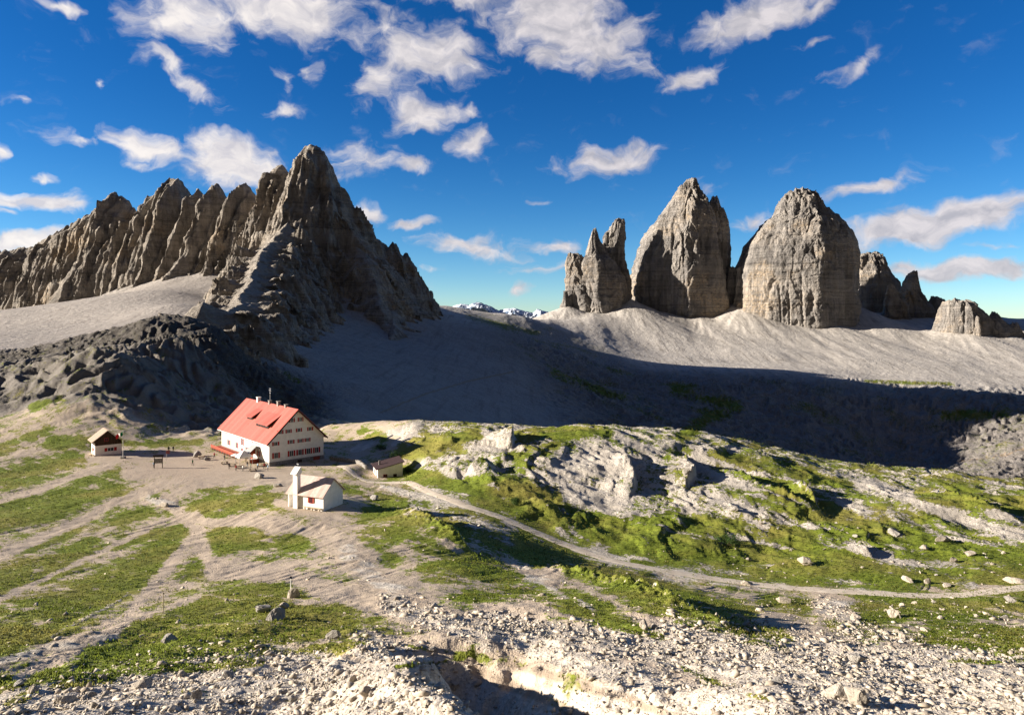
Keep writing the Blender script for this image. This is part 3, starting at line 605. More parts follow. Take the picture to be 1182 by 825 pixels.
def mat_ground():
    m, nt, b = mat_new('alpine_ground'); N = NB(nt)
    P = N.pos(); PS = N.pos((.9, .35, 1), (0, 0, math.radians(-37)))
    at = N.n('ShaderNodeAttribute', attribute_name='cover'); sep = N.n('ShaderNodeSeparateColor'); N.lk(at.outputs['Color'], sep.inputs[0])
    G, R, U, D = sep.outputs[0], sep.outputs[1], sep.outputs[2], at.outputs['Alpha']
    xyz = N.n('ShaderNodeSeparateXYZ'); N.lk(P, xyz.inputs[0])
    geo = N.n('ShaderNodeNewGeometry'); nz = N.n('ShaderNodeSeparateXYZ'); N.lk(geo.outputs['Normal'], nz.inputs[0])
    n1 = N.noise(PS, .35, 6, .62); n2 = N.noise(P, 1.6, 6, .65); n3 = N.noise(P, .05, 5, .6); n4 = N.noise(P, 6.0, 4, .7)
    vor = N.n('ShaderNodeTexVoronoi'); N.lk(P, vor.inputs['Vector']); vor.inputs['Scale'].default_value = 6.5
    vor2 = N.n('ShaderNodeTexVoronoi'); N.lk(P, vor2.inputs['Vector']); vor2.inputs['Scale'].default_value = .8
    # grass threshold
    jit = N.math('ADD', N.math('MULTIPLY', N.math('SUBTRACT', n1, .5), 1.4), N.math('MULTIPLY', N.math('SUBTRACT', n2, .5), 1.9))
    steep = N.ramp01(nz.outputs[2], .55, .8)
    gf = N.ramp01(N.math('ADD', G, jit), .38, .66)
    gf = N.math('MULTIPLY', gf, steep)
    # far valley: sparse turf
    grass = N.mix(N.ramp01(n2, .35, .65), (.090, .122, .013), (.188, .228, .026))
    grass = N.mix(N.ramp01(n3, .42, .66), grass, (.24, .215, .05))
    grass = N.mix(N.ramp01(n4, .5, .75, 0, .6), grass, (.035, .052, .008))
    dirt = N.mix(n1, (.38, .30, .22), (.51, .425, .335)); dirt = N.mix(N.ramp01(n4, .5, .75, 0, .55), dirt, (.24, .19, .145))
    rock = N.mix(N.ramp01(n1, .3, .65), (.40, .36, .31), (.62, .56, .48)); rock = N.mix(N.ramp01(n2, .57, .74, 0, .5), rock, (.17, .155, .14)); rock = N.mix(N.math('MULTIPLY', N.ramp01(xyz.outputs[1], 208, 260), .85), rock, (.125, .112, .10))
    rub = N.mix(vor.outputs['Color'], (.40, .35, .29), (.58, .52, .44)); rub = N.mix(N.ramp01(n4, .5, .7, 0, .5), rub, (.24, .2, .16))
    earth = N.mix(n2, (.25, .19, .14), (.37, .30, .225))
    pale = N.mix(N.ramp01(n3, .3, .7), (.41, .38, .345), (.52, .485, .44))
    fl = N.noise(N.pos((.13, .009, .012), (0, 0, math.radians(-3))), 1.0, 6, .65)
    pale = N.mix(N.ramp01(fl, .50, .70, 0, .7), pale, (.20, .178, .155)); pale = N.mix(N.ramp01(fl, .44, .28, 0, .6), pale, (.58, .54, .49)); 
    dk = N.noise(P, .03, 7, .7); pale = N.mix(N.ramp01(dk, .55, .68, 0, .45), pale, (.165, .145, .125)); bas = N.math('MULTIPLY', N.ramp01(N.math('ADD', R, N.math('MULTIPLY', N.math('SUBTRACT', dk, .5), .5)), .02, .38), N.ramp01(dk, .30, .55, .55, 1.0)); pale = N.mix(bas, pale, (.33, .315, .30))
    pale = N.mix(N.math('MULTIPLY', N.ramp01(xyz.outputs[1], 1500, 1250), .6), pale, (.235, .205, .185))  # nearer scree darkened in its colour to deepen the shade there
    far = N.ramp01(xyz.outputs[1], 330, 460)
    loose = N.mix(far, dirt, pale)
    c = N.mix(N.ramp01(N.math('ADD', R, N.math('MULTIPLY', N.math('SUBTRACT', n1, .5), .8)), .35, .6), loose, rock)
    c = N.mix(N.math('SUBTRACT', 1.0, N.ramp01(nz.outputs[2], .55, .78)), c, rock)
    c = N.mix(N.ramp01(U, .25, .6), c, rub)
    c = N.mix(N.ramp01(N.math('ADD', D, N.math('MULTIPLY', N.math('SUBTRACT', n1, .5), .5)), .45, .75), c, earth)
    c = N.mix(gf, c, grass)
    N.lk(c, b.inputs['Base Color'])
    h = N.math('ADD', N.math('MULTIPLY', n2, .5), N.math('MULTIPLY', n4, .25)); h = N.math('ADD', h, N.math('MULTIPLY', vor.outputs['Distance'], .25))
    pr = N.bump(h, .8, .22, None); rkb = N.noise(P, .9, 7, .72, .6); pr = N.bump(N.math('MULTIPLY', rkb, N.math('MULTIPLY', R, N.math('SUBTRACT', 1.0, gf))), 1.0, .8, None, pr)
    hb = N.noise(P, .12, 8, .68); mul = N.math('MULTIPLY', hb, N.math('MULTIPLY', far, N.math('ADD', .25, N.math('MULTIPLY', R, 1.6))))
    pr2 = N.bump(mul, 1.0, 11.0, None, pr)
    N.lk(pr2, b.inputs['Normal'])
    return m

def mat_cliff(name, sc, dark, mid, light, warm, ledge, bands=.5):
    m, nt, b = mat_new(name); N = NB(nt)
    P = N.pos(); geo = N.n('ShaderNodeNewGeometry'); nz = N.n('ShaderNodeSeparateXYZ'); N.lk(geo.outputs['Normal'], nz.inputs[0])
    big = N.noise(P, .012 * sc, 5, .6); med = N.noise(P, .05 * sc, 6, .65); fine = N.noise(P, .25 * sc, 6, .7)
    streak = N.noise(N.pos((.09 * sc, .09 * sc, .006 * sc)), 1.0, 5, .65)
    strat = N.noise(N.pos((.003 * sc, .003 * sc, .16 * sc)), 1.0, 4, .7)
    c = N.mix(N.ramp01(med, .32, .68), dark, mid)
    c = N.mix(N.ramp01(streak, .45, .70, 0, .8), c, light)
    c = N.mix(N.ramp01(streak, .46, .26, 0, .7), c, tuple(v * .55 for v in dark))
    c = N.mix(N.math('MULTIPLY', N.ramp01(big, .50, .66), N.ramp01(fine, .35, .65)), c, warm)
    c = N.mix(N.ramp01(strat, .5, .62, 0, bands), c, tuple(v * .6 for v in dark)); st2 = N.noise(N.pos((.002 * sc, .002 * sc, .035 * sc)), 1.0, 3, .6); c = N.mix(N.ramp01(st2, .50, .60, 0, bands), c, light)
    c = N.mix(N.ramp01(nz.outputs[2], .62, .85), c, ledge)
    N.lk(c, b.inputs['Base Color'])
    h = N.math('ADD', N.math('MULTIPLY', fine, .35), N.math('ADD', N.math('MULTIPLY', streak, .7), N.math('MULTIPLY', strat, .9)))
    vf = N.noise(P, 1.1 * sc, 5, .7); pr = N.bump(vf, .8, 2.2 / sc, None)
    N.bump(h, 1.0, 9.0 / sc, b, pr)
    return m

def mat_snow():
    m, nt, b = mat_new('hazed_snow_and_rock'); N = NB(nt); P = N.pos()
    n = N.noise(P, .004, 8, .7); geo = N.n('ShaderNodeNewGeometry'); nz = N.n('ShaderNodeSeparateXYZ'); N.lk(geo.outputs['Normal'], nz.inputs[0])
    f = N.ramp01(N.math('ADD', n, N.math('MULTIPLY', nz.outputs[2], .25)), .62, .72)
    N.lk(N.mix(f, (.10, .15, .24), (.72, .78, .88)), b.inputs['Base Color'])  # blue put into the rock colour stands in for distance haze
    return m

CLOUDS = [  # photo position, half sizes, tilt in degrees (clockwise), weight
    (212, 18, 78, 46, 0, 1.1), (345, 14, 110, 42, 0, 1.1), (228, 106, 66, 16, 22, .8), (300, 8, 90, 30, 0, .9), (186, 70, 45, 16, 20, .75), (440, 95, 62, 40, -30, .8), (490, 60, 98, 44, 8, .92), (520, 75, 70, 24, 0, .9), (482, 132, 62, 27, -4, 1.05), (548, 163, 36, 24, 20, .95), (538, 128, 18, 10, 0, .7),
    (655, 35, 112, 58, 8, 1.15), (640, 10, 90, 40, 0, 1.1), (725, 62, 55, 26, 20, .7), (872, 22, 128, 30, -14, 1.0), (800, 92, 58, 17, -10, .85), (955, 5, 60, 22, 0, .7), (985, 72, 42, 12, -28, .85), (930, 53, 34, 9, 0, .6), (965, 82, 30, 8, 0, .6),
    (698, 183, 96, 25, -4, .9), (730, 168, 40, 14, -15, .6), (168, 168, 62, 21, 4, 1.1), (90, 162, 50, 11, 15, .7), (160, 186, 28, 9, 0, .6), (266, 185, 66, 42, 14, 1.3), (235, 180, 34, 20, 0, .8), (3, 172, 20, 13, 0, 1.0), (42, 202, 32, 8, 0, .75),
    (55, 235, 85, 17, 0, 1.1), (100, 240, 30, 10, 0, .8), (15, 236, 40, 14, 0, .8), (30, 278, 62, 15, -12, 1.3), (-10, 290, 50, 16, 0, 1.1), (10, 248, 22, 6, 0, .7), (420, 182, 66, 26, 0, .75), (385, 195, 40, 20, 10, .55), (478, 189, 42, 10, -4, .85), (425, 243, 28, 16, 0, .95), (476, 255, 36, 10, -3, .95),
    (545, 286, 92, 20, 10, .8), (640, 284, 70, 13, 0, .75), (620, 312, 70, 10, -5, .6), (600, 334, 28, 9, -15, .75), (500, 312, 30, 6, 0, .5), (1003, 214, 88, 14, -9, .8), (1080, 256, 150, 30, -5, 1.4), (1160, 242, 60, 18, -8, .8), (1110, 309, 120, 17, 0, 1.4), (1050, 308, 44, 16, 4, .85), (880, 252, 60, 13, -8, .65), (1160, 285, 70, 7, 0, .55), (815, 215, 34, 12, 15, .45),
    (325, 92, 22, 15, 30, .6), (330, 130, 28, 13, 0, .7), (355, 80, 26, 16, 20, .5), (122, 98, 14, 10, 40, .6), (70, 0, 40, 9, 0, .9), (540, 2, 95, 14, 0, .8), (20, 118, 20, 6, 20, .45), (620, 232, 18, 5, 0, .4), (1182, 160, 20, 6, 0, .3), (0, 260, 12, 5, 0, .4),
]
SUN_EL, SUN_AZ = math.radians(16.5), math.atan2(-1.0, -.04)     # bearing measured from +Y towards +X

def build_world():
    w = bpy.data.worlds.new('World'); SC.world = w; w.use_nodes = True; nt = w.node_tree; nt.nodes.clear(); N = NB(nt)
    out = N.n('ShaderNodeOutputWorld'); bg = N.n('ShaderNodeBackground'); N.lk(bg.outputs[0], out.inputs[0])
    tc = N.n('ShaderNodeTexCoord'); sx = N.n('ShaderNodeSeparateXYZ'); N.lk(tc.outputs['Generated'], sx.inputs[0])
    sky = N.n('ShaderNodeTexSky'); sky.sky_type = 'NISHITA'; sky.sun_disc = False; sky.sun_elevation = SUN_EL; sky.sun_rotation = SUN_AZ
    sky.altitude = 2400; sky.air_density = 1.0; sky.dust_density = .15; sky.ozone_density = 3.0
    hs = N.n('ShaderNodeHueSaturation'); hs.inputs['Saturation'].default_value = 1.28; hs.inputs['Hue'].default_value = .497; N.lk(sky.outputs[0], hs.inputs['Color'])
    tint = N.mix(1.0, hs.outputs[0], N.mix(N.ramp01(sx.outputs[2], .34, -.02), (.45, .735, .985), (.95, 1.05, 1.10)), 'MULTIPLY')
    bank = N.ramp01(sx.outputs[1], .05, -.35)
    tint = N.mix(bank, tint, (.60, .58, .62))      # even grey added to the unseen sky behind the viewer, as neutral fill light
    # bearing and elevation of the sky direction, in degrees
    az = N.math('MULTIPLY', N.math('ARCTAN2', sx.outputs[0], sx.outputs[1]), 57.29578)
    el = N.math('MULTIPLY', N.math('ARCSINE', sx.outputs[2]), 57.29578)
    cv = N.n('ShaderNodeCombineXYZ'); N.lk(az, cv.inputs[0]); N.lk(el, cv.inputs[1])
    wn = N.n('ShaderNodeTexNoise'); N.lk(cv.outputs[0], wn.inputs['Vector']); wn.inputs['Scale'].default_value = .28; wn.inputs['Detail'].default_value = 4
    ws = N.n('ShaderNodeVectorMath', operation='SUBTRACT'); N.lk(wn.outputs['Color'], ws.inputs[0]); ws.inputs[1].default_value = (.5, .5, .5)
    wsc = N.n('ShaderNodeVectorMath', operation='MULTIPLY'); N.lk(ws.outputs[0], wsc.inputs[0]); wsc.inputs[1].default_value = (5.0, 3.0, 0)
    wa = N.n('ShaderNodeVectorMath', operation='ADD'); N.lk(cv.outputs[0], wa.inputs[0]); N.lk(wsc.outputs[0], wa.inputs[1])
    acc = None
    for px, py, rx, ry, tilt, wt in CLOUDS:
        X, Zv = (px - CX) / F, (HY - py) / F
        a0 = math.degrees(math.atan(X)); e0 = math.degrees(math.atan2(Zv, math.hypot(1, X)))
        ka = math.degrees(1 / F) / (1 + X * X); ke = math.degrees(1 / F) / math.hypot(1, X)
        mp = N.n('ShaderNodeMapping', vector_type='TEXTURE'); N.lk(wa.outputs[0], mp.inputs[0])
        mp.inputs['Location'].default_value = (a0, e0, 0); mp.inputs['Rotation'].default_value = (0, 0, math.radians(-tilt)); mp.inputs['Scale'].default_value = (rx * ka * 1.10, ry * ke * 1.10, 1)
        g = N.n('ShaderNodeTexGradient', gradient_type='SPHERICAL'); N.lk(mp.outputs[0], g.inputs[0])
        v = N.math('MULTIPLY', g.outputs['Fac'], wt)
        acc = v if acc is None else N.math('SMOOTH_MAX', acc, v, .12)
    cs = N.n('ShaderNodeVectorMath', operation='MULTIPLY'); N.lk(wa.outputs[0], cs.inputs[0]); cs.inputs[1].default_value = (1, 1.7, 1)
    f1 = N.noise(cs.outputs[0], .33, 9, .60, .3); f2 = N.noise(cs.outputs[0], .12, 5, .55)
    dens = N.math('ADD', N.math('MULTIPLY', acc, 1.35), N.math('MULTIPLY', N.math('SUBTRACT', f1, .5), 2.1))
    cov = N.ramp01(dens, .24, 1.12)
    cov = N.math('MULTIPLY', cov, N.ramp01(acc, .02, .22))
    deep = N.ramp01(N.math('ADD', dens, N.math('MULTIPLY', N.math('SUBTRACT', f2, .5), .8)), .75, 1.5)
    # cloud light: bright sunlit margins, lavender grey cores; duller towards the right
    side = N.ramp01(az, -34, 10)
    bright = N.mix(side, (7.6, 7.1, 6.7), (5.9, 5.5, 5.6)); core = N.mix(side, (5.2, 5.0, 5.3), (3.7, 3.6, 3.95))
    def relief(off):
        ad = N.n('ShaderNodeVectorMath', operation='ADD'); N.lk(cs.outputs[0], ad.inputs[0]); ad.inputs[1].default_value = off
        return N.noise(ad.outputs[0], .42, 5, .58, .3)
    rel = N.math('SUBTRACT', relief((0, 0, 0)), relief((-.75, 1.1, 0)))
    lit = N.math('ADD', .52, N.math('MULTIPLY', rel, 2.6), clamp=True)
    thin = N.mix(lit, core, bright)
    c = N.mix(N.math('MULTIPLY', cov, .95), tint, thin)
    N.lk(c, bg.inputs['Color']); bg.inputs['Strength'].default_value = .05
    w.cycles.sampling_method = 'MANUAL'; w.cycles.sample_map_resolution = 512
    s = bpy.data.lights.new('sun', 'SUN'); s.energy = 5.0; s.angle = math.radians(.5); s.color = (1, .90, .77)
    so = bpy.data.objects.new('sun', s); COL.objects.link(so)
    dr = Vector((math.sin(SUN_AZ) * math.cos(SUN_EL), math.cos(SUN_AZ) * math.cos(SUN_EL), math.sin(SUN_EL)))
    so.rotation_euler = dr.to_track_quat('Z', 'Y').to_euler(); so.location = (-200, -60, 300)

def build_camera():
    c = bpy.data.cameras.new('camera'); c.sensor_width = 36; c.lens = 36 * F / 1182; c.shift_y = -(412.5 - HY) / 1182
    c.clip_start = .5; c.clip_end = 90000
    o = bpy.data.objects.new('camera', c); COL.objects.link(o); o.location = (0, 0, CAMZ); o.rotation_euler = (math.radians(90), 0, 0); SC.camera = o
    SC.view_settings.view_transform = 'Standard'; SC.view_settings.look = 'None'; SC.view_settings.exposure = 1.45; SC.view_settings.gamma = 1
    SC.render.engine = 'CYCLES'; SC.cycles.use_denoising = True; SC.cycles.max_bounces = 5; SC.cycles.diffuse_bounces = 2
# ------------------------------------------------------------------ small helpers for built things
class MB:
    """collects boxes, bars and prisms into ONE mesh"""
    def __init__(s): s.v = []; s.f = []
    def box(s, x0, x1, y0, y1, z0, z1):
        b = len(s.v); s.v += [(x, y, z) for z in (z0, z1) for x, y in ((x0, y0), (x1, y0), (x1, y1), (x0, y1))]
        s.f += [tuple(b + i for i in q) for q in ((3, 2, 1, 0), (4, 5, 6, 7), (0, 1, 5, 4), (1, 2, 6, 5), (2, 3, 7, 6), (3, 0, 4, 7))]; return s
    def prism(s, poly, axis, a, b):
        """extrude a 2D outline along an axis: axis 'y' -> outline in (x,z), 'x' -> (y,z), 'z' -> (x,y)"""
        n = len(poly); k = len(s.v)
        mk = {'y': lambda p, t: (p[0], t, p[1]), 'x': lambda p, t: (t, p[0], p[1]), 'z': lambda p, t: (p[0], p[1], t)}[axis]
        s.v += [mk(p, a) for p in poly] + [mk(p, b) for p in poly]
        s.f += [tuple(range(k, k + n)), tuple(range(k + 2 * n - 1, k + n - 1, -1))] + [(k + i, k + (i + 1) % n, k + n + (i + 1) % n, k + n + i) for i in range(n)]; return s
    def slab(s, p, q, t, n):
        """quad a-b-c-d thickened along n by t"""
        k = len(s.v); nn = Vector(n).normalized() * t
        s.v += [tuple(Vector(a)) for a in p] + [tuple(Vector(a) + nn) for a in p]; m = len(p)
        s.f += [tuple(range(k + m - 1, k - 1, -1)), tuple(range(k + m, k + 2 * m))] + [(k + i, k + (i + 1) % m, k + m + (i + 1) % m, k + m + i) for i in range(m)]; return s
    def tube(s, p, q, r0, r1=None, n=8):
        r1 = r0 if r1 is None else r1; p = Vector(p); q = Vector(q); d = (q - p).normalized()
        u = d.orthogonal().normalized(); w = d.cross(u); k = len(s.v)
        for c, r in ((p, r0), (q, r1)):
            s.v += [tuple(c + u * r * math.cos(t * 2 * math.pi / n) + w * r * math.sin(t * 2 * math.pi / n)) for t in range(n)]
        s.f += [(k + i, k + (i + 1) % n, k + n + (i + 1) % n, k + n + i) for i in range(n)] + [tuple(range(k + n - 1, k - 1, -1)), tuple(range(k + n, k + 2 * n))]; return s
    def build(s, name, mat, parent=None, bevel=0.0):
        o = new_obj(name, s.v, s.f, mat, parent)
        bm = bmesh.new(); bm.from_mesh(o.data); bmesh.ops.recalc_face_normals(bm, faces=bm.faces); bm.to_mesh(o.data); bm.free()
        if bevel:
            b = o.modifiers.new('bevel', 'BEVEL'); b.width = bevel; b.segments = 2
        return o

def thing(name, label, cat, loc=(0, 0, 0), rz=0.0, group=None):
    o = bpy.data.objects.new(name, None); COL.objects.link(o); o.location = loc; o.rotation_euler = (0, 0, rz); o.empty_display_size = .3
    o['label'] = label; o['category'] = cat
    if group: o['group'] = group
    return o
def tag(o, label, cat, group=None, kind=None):
    o['label'] = label; o['category'] = cat
    if group: o['group'] = group
    if kind: o['kind'] = kind
    return o
def copy_tree(o, parent=None):
    c = o.copy(); COL.objects.link(c); c.parent = parent
    for ch in list(o.children): copy_tree(ch, c)
    return c

def mat_plain(name, c, var=.25, scale=3.0, rough=.85, metal=0.0, streak=False, bump=.15):
    m, nt, b = mat_new(name); N = NB(nt); tc = N.n('ShaderNodeTexCoord'); mp = N.n('ShaderNodeMapping'); N.lk(tc.outputs['Object'], mp.inputs[0])
    if streak: mp.inputs['Scale'].default_value = (1, 1, .12)
    n = N.noise(mp.outputs[0], scale, 5, .65); n2 = N.noise(mp.outputs[0], scale * 5, 4, .6)
    lo = tuple(v * (1 - var) for v in c); hi = tuple(min(1, v * (1 + var * .6)) for v in c)
    col_ = N.mix(N.ramp01(n, .3, .7), lo, hi); col_ = N.mix(N.ramp01(n2, .55, .8, 0, var), col_, tuple(v * .6 for v in c))
    N.lk(col_, b.inputs['Base Color']); b.inputs['Roughness'].default_value = rough; b.inputs['Metallic'].default_value = metal
    if bump: N.bump(n2, bump, .05, b)
    return m
def mat_striped(name, c1, c2, freq, axis=0, rough=.6):
    m, nt, b = mat_new(name); N = NB(nt); tc = N.n('ShaderNodeTexCoord'); sp = N.n('ShaderNodeSeparateXYZ'); N.lk(tc.outputs['Object'], sp.inputs[0])
    w = N.math('FRACT', N.math('MULTIPLY', sp.outputs[axis], freq)); n = N.noise(tc.outputs['Object'], 1.7, 5, .6)
    k = N.math('FLOOR', N.math('MULTIPLY', sp.outputs[axis], freq)); wn = N.n('ShaderNodeTexWhiteNoise', noise_dimensions='1D'); N.lk(k, wn.inputs['W'])
    c = N.mix(wn.outputs['Value'], c1, c2); c = N.mix(N.ramp01(n, .45, .75, 0, .5), c, tuple(v * .7 for v in c1)); seam = N.ramp01(w, .0, .10, 1, 0)
    N.lk(N.mix(N.math('MULTIPLY', seam, .55), c, tuple(v * .45 for v in c1)), b.inputs['Base Color']); N.bump(w, .25, .05, b); b.inputs['Roughness'].default_value = rough
    return m

C_WALL = (.80, .76, .70)
MT = {}
def make_materials():
    MT.update(plaster=mat_plain('white_plaster', C_WALL, .10, .8, bump=.1), roof=mat_striped('red_sheet_roof', (.43, .105, .078), (.51, .14, .108), .55, 1, .55), shutter=mat_plain('red_paint', (.36, .03, .03), .2, 4), frame=mat_plain('white_paint', (.75, .73, .70), .08, 4),
              glass=mat_plain('window_glass', (.03, .035, .045), .2, 2, rough=.12, bump=0), wood=mat_plain('dark_timber', (.055, .033, .022), .4, 2, streak=True), brown=mat_plain('red_brown_boards', (.33, .075, .045), .3, 3), stone=mat_plain('grey_stone', (.27, .25, .23), .4, 2.5, bump=.5),
              metal=mat_plain('grey_metal', (.42, .42, .43), .15, 6, rough=.45, metal=.6), tanroof=mat_striped('tan_shingle_roof', (.33, .25, .19), (.41, .32, .245), 1.2, 1, .8), pink=mat_striped('weathered_sheet_roof', (.55, .38, .32), (.66, .52, .46), 1.35, 1, .6),
              purple=mat_plain('shaded_purple_roof', (.050, .030, .030), .25, 2), canvas=mat_plain('white_canvas', (.78, .75, .70), .08, 4), grey=mat_plain('grey_canvas', (.33, .33, .33), .15, 4), skin=mat_plain('skin', (.50, .32, .23), .1, 8, bump=0), dark=mat_plain('dark_cloth', (.03, .03, .04), .3, 8),  # purple roof colour darkened to stand for the main hut's shadow
              blue=mat_plain('pale_blue_cloth', (.30, .42, .55), .2, 8), redc=mat_plain('red_cloth', (.45, .05, .05), .2, 8), greenc=mat_plain('green_cloth', (.06, .18, .08), .2, 8), light=mat_plain('pale_wood', (.52, .42, .29), .25, 5, streak=True), hair=mat_plain('brown_hair', (.05, .03, .02), .3, 9),
              fg=mat_plain('flag_green', (.0, .20, .07), .1, 5, bump=0), fw=mat_plain('flag_white', (.8, .8, .8), .05, 5, bump=0), fr=mat_plain('flag_red', (.55, .02, .03), .1, 5, bump=0), bell=mat_plain('bronze', (.10, .08, .05), .2, 5, rough=.4, metal=.7))

def window(parent, org, ax, w, h, kind='window', shut=True, cross=True):
    """window on a wall: org = centre on the wall face, ax = (along, outward) unit vectors in the building's own axes"""
    al, ou = Vector(ax[0]), Vector(ax[1]); o = Vector(org); up = Vector((0, 0, 1))
    def bx(mb, a0, a1, z0, z1, d0, d1):
        k = len(mb.v); pts = []
        for z in (z0, z1):
            for a, d in ((a0, d0), (a1, d0), (a1, d1), (a0, d1)): pts.append(tuple(o + al * a + ou * d + up * z))
        mb.v += pts; mb.f += [tuple(k + i for i in q) for q in ((3, 2, 1, 0), (4, 5, 6, 7), (0, 1, 5, 4), (1, 2, 6, 5), (2, 3, 7, 6), (3, 0, 4, 7))]
    g = MB(); bx(g, -w / 2, w / 2, -h / 2, h / 2, -.02, .03)
    g = g.build(kind, MT['glass'], parent)
    f = MB(); t = .09
    bx(f, -w / 2 - t, -w / 2, -h / 2 - t, h / 2 + t, 0, .08); bx(f, w / 2, w / 2 + t, -h / 2 - t, h / 2 + t, 0, .08); bx(f, -w / 2, w / 2, h / 2, h / 2 + t, 0, .08); bx(f, -w / 2, w / 2, -h / 2 - t, -h / 2, 0, .10)
    if cross: bx(f, -.035, .035, -h / 2, h / 2, .03, .06)
    f.build('frame', MT['frame'] if shut else MT['shutter'], g)
    if shut:
        for s in (-1, 1):
            m = MB(); a = s * (w / 2 + t + .04); b = s * (w / 2 + t + .04 + w * .48); bx(m, min(a, b), max(a, b), -h / 2 - .05, h / 2 + .05, .01, .09); m.build('shutter', MT['shutter'], g)
    return g

def build_hut():
    x, y, z = -67.5, 190.0, -.35; W, L, E, A = 16.3, 36.7, 6.7, 14.6
    r = thing('mountain_hut', 'large white mountain hut with a bright red roof and red shutters', 'mountain hut', (x, y, z), math.radians(42.5))
    MB().prism([(0, .9), (W, .9), (W, E), (W / 2, A), (0, E)], 'y', 0, L).build('wall', MT['plaster'], r)
    p = MB(); p.box(-.12, W + .12, -.12, L + .12, -3.5, .9); p.build('foundation', MT['stone'], r)
    # roof
    k = (A - E) / (W / 2); ov = 1.0; g = .75; T = .28
    n1 = Vector((-k, 0, 1)).normalized(); n2 = Vector((k, 0, 1)).normalized()
    rf = MB()
    prof = [(-ov, E - k * ov + .05), (W / 2, A + .05), (W + ov, E - k * ov + .05), (W + ov, E - k * ov + .05 + T * 1.35), (W / 2, A + .05 + T * 1.5), (-ov, E - k * ov + .05 + T * 1.35)]
    rf.prism(prof, 'y', -g, L + g); roof = rf.build('roof', MT['roof'], r)
    b = MB()
    for yy in (-g - .06,): b.prism([(-ov, E - k * ov - .12), (W / 2, A - .12), (W + ov, E - k * ov - .12), (W + ov, E - k * ov + .26), (W / 2, A + .30), (-ov, E - k * ov + .26)], 'y', yy, yy + .055)
    b.build('verge_board', MT['wood'], roof)
    gt = MB(); gt.tube((-ov - .08, -g, E - k * ov + .05), (-ov - .08, L + g, E - k * ov + .05), .11); gt.tube((.0 - .1, -.14, E - .6), (-.1, -.14, .3), .07); gt.build('gutter', MT['metal'], roof)
    def slope_z(u): return E + k * u + .05 + T * 1.42
    for v0, v1, u0, u1, hh in ((6.0, 14.8, 2.2, 5.0, 1.15), (20.0, 24.2, 3.2, 5.2, 1.0)):
        d = MB(); d.prism([(u0, slope_z(u0) - .1), (u0, slope_z(u0) + hh), (u1 + .7, slope_z(u1 + .7) + .02), (u1 + .7, slope_z(u1 + .7) - .3)], 'y', v0, v1); dm = d.build('dormer', MT['wood'], roof)
        zA, zB = slope_z(u0) + hh, slope_z(u1 + .7)
        sl = (zB - zA) / (u1 + .7 - u0)
        MB().prism([(u0 - .5, zA - .5 * sl + .03), (u1 + 1.0, zB + .3 * sl + .03), (u1 + 1.0, zB + .3 * sl + .17), (u0 - .5, zA - .5 * sl + .17)], 'y', v0 - .35, v1 + .35).build('dormer_roof', MT['roof'], roof)
        nwin = 5 if v1 - v0 > 6 else 2
        for i in range(nwin):
            w = MB(); c = v0 + (i + .5) * (v1 - v0) / nwin; w.box(u0 - .05, u0 - .012, c - .42, c + .42, slope_z(u0) + .2, slope_z(u0) + hh - .2)
            w.build('dormer_window', MT['glass'], roof)
    for v, h, wd in ((27.5, .9, .5), (12.6, .9, .45), (18.8, .6, .42), (7.4, .4, .4)):
        c = MB(); c.box(W / 2 - wd, W / 2 + wd, v - wd, v + wd, A - .4, A + .6 + h); c.box(W / 2 - wd - .12, W / 2 + wd + .12, v - wd - .12, v + wd + .12, A + .6 + h, A + .75 + h); c.build('chimney', MT['stone'] if v < 20 else MT['plaster'], roof)
    a = MB(); a.tube((W / 2, 18.8, A + 1.3), (W / 2, 18.8, A + 5.0), .07)
    for zz, l in ((A + 4.9, .9), (A + 4.3, 1.1), (A + 3.6, .7)): a.tube((W / 2 - .1, 18.8 - l, zz), (W / 2 + .1, 18.8 + l, zz), .05)
    a.build('antenna', MT['metal'], roof)
    # gable windows (face looking along -v)
    ax = ((1, 0, 0), (0, -1, 0)); y0 = 0
    for t, zz, w, h in [(.115, 2.6, 1.0, 1.5), (.392, 2.6, 1.0, 1.5), (.55, 2.6, 1.0, 1.5), (.708, 2.6, 1.0, 1.5), (.864, 2.6, 1.0, 1.5), (.11, 5.9, .9, .95), (.385, 5.9, .9, .95), (.56, 5.9, .8, .95), (.69, 5.9, .8, .95),
                        (.19, 9.0, .8, .95), (.34, 9.0, .8, .95), (.53, 9.0, .8, .95), (.74, 9.0, .8, .95), (.40, 12.0, .75, 1.05), (.56, 12.0, .75, 1.05)]:
        window(r, (t * W, -.0, zz), ax, w, h)
    dd = MB(); dd.box(.80 * W, .92 * W, -.24, -.125, -1.5, .75); dd.build('garage_door', MT['brown'], r)
    dd = MB(); dd.box(.50 * W, .58 * W, -.24, -.125, -1.5, .5); dd.build('door', MT['wood'], r)
    ax = ((0, 1, 0), (-1, 0, 0))
    for t, zz, w, h in [(.90, 5.4, .8, .85), (.80, 5.4, .8, .85), (.64, 5.4, .8, .85), (.535, 4.1, 1.0, 1.9), (.43, 5.4, .8, .85), (.34, 5.4, .8, .85), (.26, 5.4, .8, .85), (.19, 5.4, .8, .85),
                        (.83, 2.5, 1.15, 1.6), (.65, 2.5, 1.0, 1.7), (.545, 1.75, .8, .9), (.44, 2.3, .9, 1.4), (.20, 2.3, 1.0, 1.4)]:
        window(r, (0, t * L, zz), ax, w, h)
    d = MB(); d.box(-.16, -.125, .315 * L, .36 * L, .1, 2.6); d.build('door', MT['brown'], r)
    # boarded terrace along the sunny side
    te = thing('terrace', 'red brown boarded terrace along the sunlit front of the hut', 'terrace', (x, y, z), math.radians(42.5))
